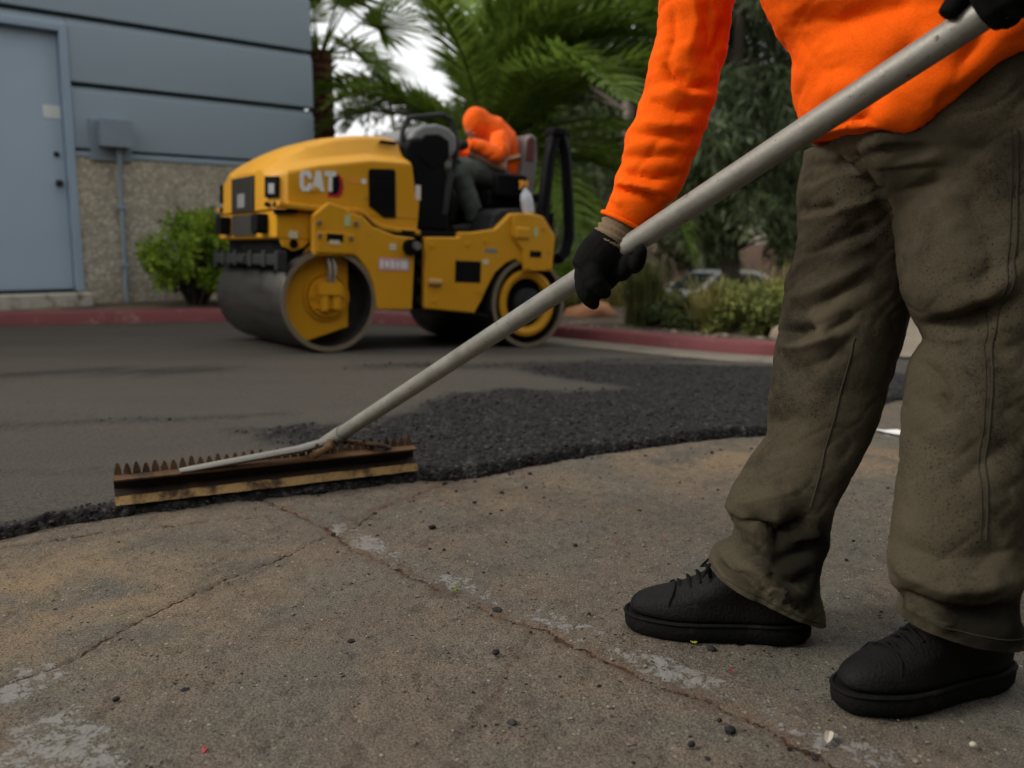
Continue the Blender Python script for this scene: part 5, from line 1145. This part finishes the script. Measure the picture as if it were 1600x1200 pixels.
    me = union_mesh('glove', g, .0032, 3); co, no = mesh_arrays(me); put(me, co + no * (.0022 * n3(co, 70, 31))[:, None]); me.materials.append(GLOVE); gl = mesh_obj('glove', me, None, body)
    gl['label'] = 'black glove gripping the handle low down'; mesh_obj('glove_cuff', q, None, gl)
    g = MB(); f0 = Vector((0, -1, 0)); f0 = (f0 - HD * f0.dot(HD)).normalized(); u0 = HD.cross(f0).normalized()
    if u0.z < 0: u0 = -u0
    for i in range(4):
        c = HC + HD * (.012 + .025 * i); pts = []
        for k in range(9):
            a = rad(150 - 34 * k); pts.append(c + (f0 * math.sin(a) * -1 + u0 * math.cos(a)) * (.0345 if k < 7 else .031))
        g.tube(pts, [.0145] * 6 + [.0135, .0125, .010], 12); ellipsoid(g, pts[-1], (.010,) * 3, 10, 8)
    g.tube([HC + HD * .0 - f0 * .03 + u0 * .015, HC + HD * .05 - f0 * .042 + u0 * .018, HC + HD * .10 - f0 * .035 + u0 * .028], [.026, .034, .028], 14)
    g.tube([HC + HD * .02 - f0 * .03 + u0 * .03, HC + HD * -.015 + u0 * .036, HC + HD * -.035 + f0 * .02 + u0 * .028], [.018, .016, .011], 12)
    g.tube([HC + HD * .09 - f0 * .03 + u0 * .03, Vector((.645, 1.215, 1.045)), Vector((.662, 1.217, 1.085))], [.030, .031, .034], 14)
    me = union_mesh('glove', g, .0034, 3); me.materials.append(GLOVE); o = mesh_obj('glove', me, None, body); o['label'] = 'black glove gripping the handle near its top'
    build_boot(body, (.210, 1.545), (.523, 1.497)); build_boot(body, (.487, 1.249), (.797, 1.350))
build_worker()

# ------------------------------------------------------------------ the rake
def build_rake():
    rust = plain('rusty_steel', (.105, .055, .024), .75, .35, .5, 30, .5, 140, ((.035, .022, .014), 12, .5), world=True)
    tar_shade = plain('tar_shade_steel', (.022, .014, .009), .7, .2, .5, 30, .5, 140, ((.075, .04, .018), 10, .58), world=True)  # web: tarry coating, with the shadow under the flange painted into the colour
    worn = plain('polished_blade_edge', (.30, .19, .075), .5, .55, .6, 18, .5, 150, ((.045, .025, .013), 11, .40), world=True)
    tube_m = NT('worn_aluminium_handle'); p = tube_m.pos(); n = tube_m.noise(p, 18, 6, .7); c = tube_m.mix(n, (.15, .138, .115), (.33, .315, .28)); c = tube_m.mix(tube_m.mrange(tube_m.noise(p, 42, 5, .75), .62, .68), c, (.06, .05, .038))
    alu = tube_m.done(c, tube_m.mrange(n, .3, .7, .45, .65), .45, tube_m.bump(tube_m.noise(p, 120, 4), .3, .002))
    L0, R0 = Vector((-1.02, 2.232, .030)), Vector((-.285, 2.60, .030)); d = (R0 - L0); ln = d.length; d.normalize(); b = Vector((-d.y, d.x, 0))          # b points away from the worker's side of the blade
    M = Matrix(((d.x, b.x, 0, L0.x), (d.y, b.y, 0, L0.y), (0, 0, 1, L0.z), (0, 0, 0, 1)))
    r = empty('asphalt_rake', mat4=M, label='long handled rake with a rusty toothed blade on the asphalt edge', cat='rake'); Mi = M.inverted()
    def strip(prof, n=40, j=.0):
        rs = []
        for i in range(n + 1):
            x = ln * i / n; rs.append([(x, y, z + j * (random.random() - .5)) for y, z in prof])
        m = MB(); m.rings(rs, True); return m
    strip([(-.020, .0), (-.006, .020), (.0, .021), (-.014, -.002)], 60, .002).build('blade_edge', worn, r, smooth=False)
    strip([(-.0055, .0205), (.024, .034), (.026, .064), (.030, .064), (.028, .032), (-.001, .0200)]).build('blade', tar_shade, r)
    strip([(-.010, .059), (-.011, .064), (.032, .070), (.032, .066)]).build('flange', rust, r)
    th = MB(); th.prism([(-.0095, 0), (.0095, 0), (.0085, .012), (.003, .030), (-.003, .030), (-.0085, .012)], -.002, .002); tm = th.mesh('tooth'); tm.materials.append(rust); nt_ = 36
    for i in range(nt_):
        o = bpy.data.objects.new('tooth', tm); COL.objects.link(o); o.parent = r; o.location = (.012 + (ln - .024) * i / (nt_ - 1), .028, .068); o.rotation_euler = (rad(-14), 0, random.uniform(-.06, .06)); o.scale = (1, 1, random.uniform(.85, 1.08))
    top = HC + HD * .42; MB().tube([Mi @ (HA - HD * .0 + (top - HA) * k / 12) for k in range(13)], .0208, 28).build('handle', alu, r, smooth=True)
    s = Mi @ (HA + HD * .015); cx = s.x
    MB().tube([Mi @ (HA - HD * .03), Mi @ (HA + HD * .10)], .0245, 24).build('socket', alu, r, smooth=True)
    MB().tube([s, Vector((cx - .13, .0, .095)), Vector((.19, .004, .070)), Vector((.16, .004, .068))], [.021, .018, .014, .011], 10, True, .6).build('brace', alu, r, smooth=True)
    MB().tube([s, Vector((cx - .05, .0, .09)), Vector((cx - .10, .004, .069))], [.018, .014, .012], 10, True, .6).build('brace', rust, r, smooth=True)
    MB().tube([s, Vector((cx + .10, .006, .085)), Vector((cx + .14, .010, .071))], [.014, .011, .010], 10, True, .6).build('brace', rust, r, smooth=True)
    MB().cyl(Mi @ (HA + HD * .055 + Vector((0, -.03, 0))), Mi @ (HA + HD * .055 + Vector((0, .03, 0))), .007, 8).build('bolt', rust, r)
build_rake()
# ------------------------------------------------------------------ the roller's driver
def build_driver():
    def W(*q): return RM @ Vector(q)
    ORJ = cloth_mat('orange_jacket', (.93, .115, .004), (.75, .07, .003), 0, pos=True); GRY = cloth_mat('grey_green_trousers', (.085, .098, .085), (.035, .04, .034), 0); SH = plain('driver_boot', (.03, .024, .018), .7); BAND = plain('reflective_band', (.42, .36, .22), .5); LENS = plain('dark_glove', (.02, .018, .016), .8)
    m = MB(); f = RM.to_3x3() @ Vector((-.75, -.12, -.62)); P, R = head_shapes(m, W(1.405, .55, 1.595), f, .95)
    m.tube([W(1.62, .56, 1.20), W(1.63, .56, 1.36), W(1.55, .56, 1.50), W(1.45, .56, 1.58)], [.11, .11, .10, .055], 12)
    for s in (-1, 1):
        y = .56 + s * .10; m.tube([W(1.60, y, 1.21), W(1.19, y + s * .05, 1.27), W(1.32, y + s * .05, .94)], [.075, .055, .045], 10); m.tube([W(1.53, .56 + s * .17, 1.50), W(1.50, .56 + s * .24, 1.30), W(1.27, .56 + s * .12, 1.40)], [.05, .042, .035], 10)
    me = union_mesh('person', m, .012, 2); me.materials.append(SKIN); body = mesh_obj('person', me); tag(body, 'roller driver in an orange hooded jacket bending forward in the seat', 'person')
    eyes_mouth(P, body, .95, plain('eye_white_driver', (.75, .73, .70), .3), HAIR)
    j = MB(); j.tube([W(1.64, .56, 1.20), W(1.655, .56, 1.28), W(1.65, .56, 1.40), W(1.59, .56, 1.52), W(1.51, .56, 1.60), W(1.45, .56, 1.61)], [.145, .15, .155, .16, .135, .11], 18)
    for s in (-1, 1): j.tube([W(1.53, .56 + s * .15, 1.53), W(1.47, .56 + s * .235, 1.42), W(1.44, .56 + s * .25, 1.38), W(1.35, .56 + s * .20, 1.43), W(1.26, .56 + s * .15, 1.46)], [.085, .072, .065, .058, .048], 14)
    ellipsoid(j, P(-.03, 0, .03), (.118, .10, .125), rot=R)
    q = union_mesh('jacket', j, .011, 3); co, no = mesh_arrays(q); put(q, co + no * (.016 * n3(co, 12, 41) + .008 * n3(co, 26, 42))[:, None]); q.materials.append(ORJ); jk = mesh_obj('jacket', q, None, body)
    c0 = Vector((1.645, .56, 1.40)); rr = [W(c0.x + .163 * math.cos(t * .2618) * .95, c0.y + .163 * math.sin(t * .2618), c0.z + .05 * math.cos(t * .2618)) for t in range(25)]; MB().tube(rr, .018, 8, False, .6).build('reflective_band', BAND, jk, smooth=True)
    t = MB(); t.tube([W(1.64, .56, 1.24), W(1.58, .56, 1.22), W(1.5, .56, 1.22)], [.135, .14, .10], 16)
    for s in (-1, 1): t.tube([W(1.58, .56 + s * .08, 1.23), W(1.36, .56 + s * .12, 1.27), W(1.20, .56 + s * .15, 1.275), W(1.175, .56 + s * .15, 1.22), W(1.24, .56 + s * .15, 1.10), W(1.31, .56 + s * .15, .97), W(1.325, .56 + s * .15, .92)], [.11, .095, .088, .085, .075, .070, .075], 14)
    q = union_mesh('trousers', t, .011, 3); co, no = mesh_arrays(q); put(q, co + no * (.018 * n3(co, 11, 43) + .008 * n3(co, 28, 44))[:, None]); q.materials.append(GRY); mesh_obj('trousers', q, None, body)
    for s in (-1, 1):
        y = .56 + s * .15; b = MB(); b.tube([W(1.33, y, .93), W(1.32, y, .86), W(1.28, y, .845), W(1.18, y, .835), W(1.12, y, .83)], [.055, .052, .05, .045, .032], 12); q = union_mesh('boot', b, .009, 2); q.materials.append(SH); mesh_obj('boot', q, None, body)
        g = MB(); c = Vector((1.235, .56 + s * .135, 1.455)); g.tube([W(*c), W(c.x - .04, c.y, c.z - .01), W(c.x - .075, c.y, c.z - .03)], [.036, .042, .034], 10)
        for k in range(4): g.tube([W(c.x - .065, c.y - .03 + .02 * k, c.z - .01), W(c.x - .105, c.y - .03 + .02 * k, c.z - .03), W(c.x - .105, c.y - .03 + .02 * k, c.z - .06), W(c.x - .08, c.y - .03 + .02 * k, c.z - .07)], [.011, .011, .010, .008], 8)
        g.tube([W(c.x - .03, c.y - s * .03, c.z), W(c.x - .07, c.y - s * .055, c.z - .02), W(c.x - .085, c.y - s * .05, c.z - .045)], [.013, .012, .009], 8)
        q = union_mesh('glove', g, .006, 2); q.materials.append(LENS); mesh_obj('glove', q, None, body)
build_driver()
# ------------------------------------------------------------------ small things on the ground
def build_debris():
    red = plain('red_petal', (.28, .03, .04), .7, world=True); yel = plain('yellow_leaf', (.35, .33, .04), .7, world=True); blkm = plain('asphalt_clump', (.014, .013, .012), .7, 0, .4, 60, .6, 200, world=True); pale = plain('pale_chip', (.38, .34, .27), .8, world=True); wht = plain('white_scrap', (.74, .73, .71), .7, world=True); grn = plain('moss', (.10, .13, .02), .9, world=True)
    def flat(name, x, y, w, l, mat, label, cat, group=None, h=.004, lift=.001):
        m = MB(); n = 9; rim = []
        a0 = random.uniform(0, 6.28)
        for k in range(n):
            a = 6.283 * k / n; r = random.uniform(.75, 1.1); rim.append((w * r * math.cos(a) * math.cos(a0) - l * r * math.sin(a) * math.sin(a0), w * r * math.cos(a) * math.sin(a0) + l * r * math.sin(a) * math.cos(a0), h * random.uniform(.2, 1.6)))
        m.add([(0, 0, h * .8)] + rim + [(0, 0, h * .8 - .0012)] + [(a, b, c - .0012) for a, b, c in rim], [(0, 1 + k, 1 + (k + 1) % n) for k in range(n)] + [(n + 1, n + 2 + (k + 1) % n, n + 2 + k) for k in range(n)] + [(1 + k, n + 2 + k, n + 2 + (k + 1) % n, 1 + (k + 1) % n) for k in range(n)])
        o = m.build(name, mat, smooth=True, fix=True); o.location = (x, y, G(x, y) + lift); tag(o, label, cat, group); return o
    g = 'red petals scattered on the old asphalt'
    for (x, y, s, lab) in ((.355, 1.365, .007, 'red petal beside the worn line, before the front boot'), (.578, 1.665, .007, 'red petal between the two boots'), (.62, 1.75, .006, 'faded red petal behind the rear leg'), (.245, 2.02, .006, 'red petal on the bare asphalt ahead of the front boot'), (.36, 2.03, .006, 'pinkish petal near the front shin'), (-.42, 1.135, .007, 'shredded red petal beside the cracked white paint')):
        flat('petal', x, y, s * 1.0, s * .5, red, lab, 'petal', g)
    flat('leaf', .315, 1.475, .009, .004, yel, 'small yellow leaf against the front boot sole', 'leaf')
    flat('paint_chip', .443, 1.165, .017, .006, pale, 'pale paint chip lying near the toe of the rear boot', 'chip', None, .006)
    flat('paper_scrap', 1.47, 3.38, .085, .035, wht, 'flat white scrap lying behind the worker', 'scrap', None, .012)
    flat('moss', -.115, 1.715, .012, .006, grn, 'tuft of yellow green moss in the pavement joint', 'moss', None, .006); 
    for x, y, s, lab in ((-.027, 1.425, .0135, 'black asphalt lump alone on the open old asphalt'), (.247, 1.145, .010, 'black asphalt lump below the worn line by the rear boot'), (.30, 1.21, .008, 'small black lump close to the worn line'), (.635, 1.145, .009, 'grey stone in front of the rear boot'), (-.10, 2.33, .011, 'black lump near the end of the rake blade'), (-.60, 1.27, .010, 'black lump beside the cracked white paint')):
        v, f = random.choice(ROCKS); me = bpy.data.meshes.new('lump'); me.from_pydata((v * (s * .85, s * .7, s * .6)).tolist(), [], f)
        o = mesh_obj('asphalt_lump', me, pale if 'grey' in lab else blkm, None, False); o.location = (x, y, G(x, y) + s * .55); tag(o, lab, 'lump'); o.modifiers.new('s', 'SUBSURF').render_levels = 1
    # small stones lying loose
    N = 4200; x = RNG.uniform(-1.1, 1.2, N); y = RNG.uniform(1.02, 3.0, N); k = (edge_y(x) - y) > .02; x, y = x[k], y[k]
    st = NT('loose_grit'); c = st.ramp(st.noise(st.pos(), 60, 1), [(.35, (.045, .036, .028)), (.5, (.13, .10, .072)), (.65, (.27, .225, .17))])
    scatter_mesh('grit', list(zip(x, y, gz(x, y) - .001)), RNG.gamma(2.0, .0007, len(x)).clip(.0008, .0045), st.done(c, .85), label='fine tan grit strewn over the old asphalt', cat='grit')
build_debris()
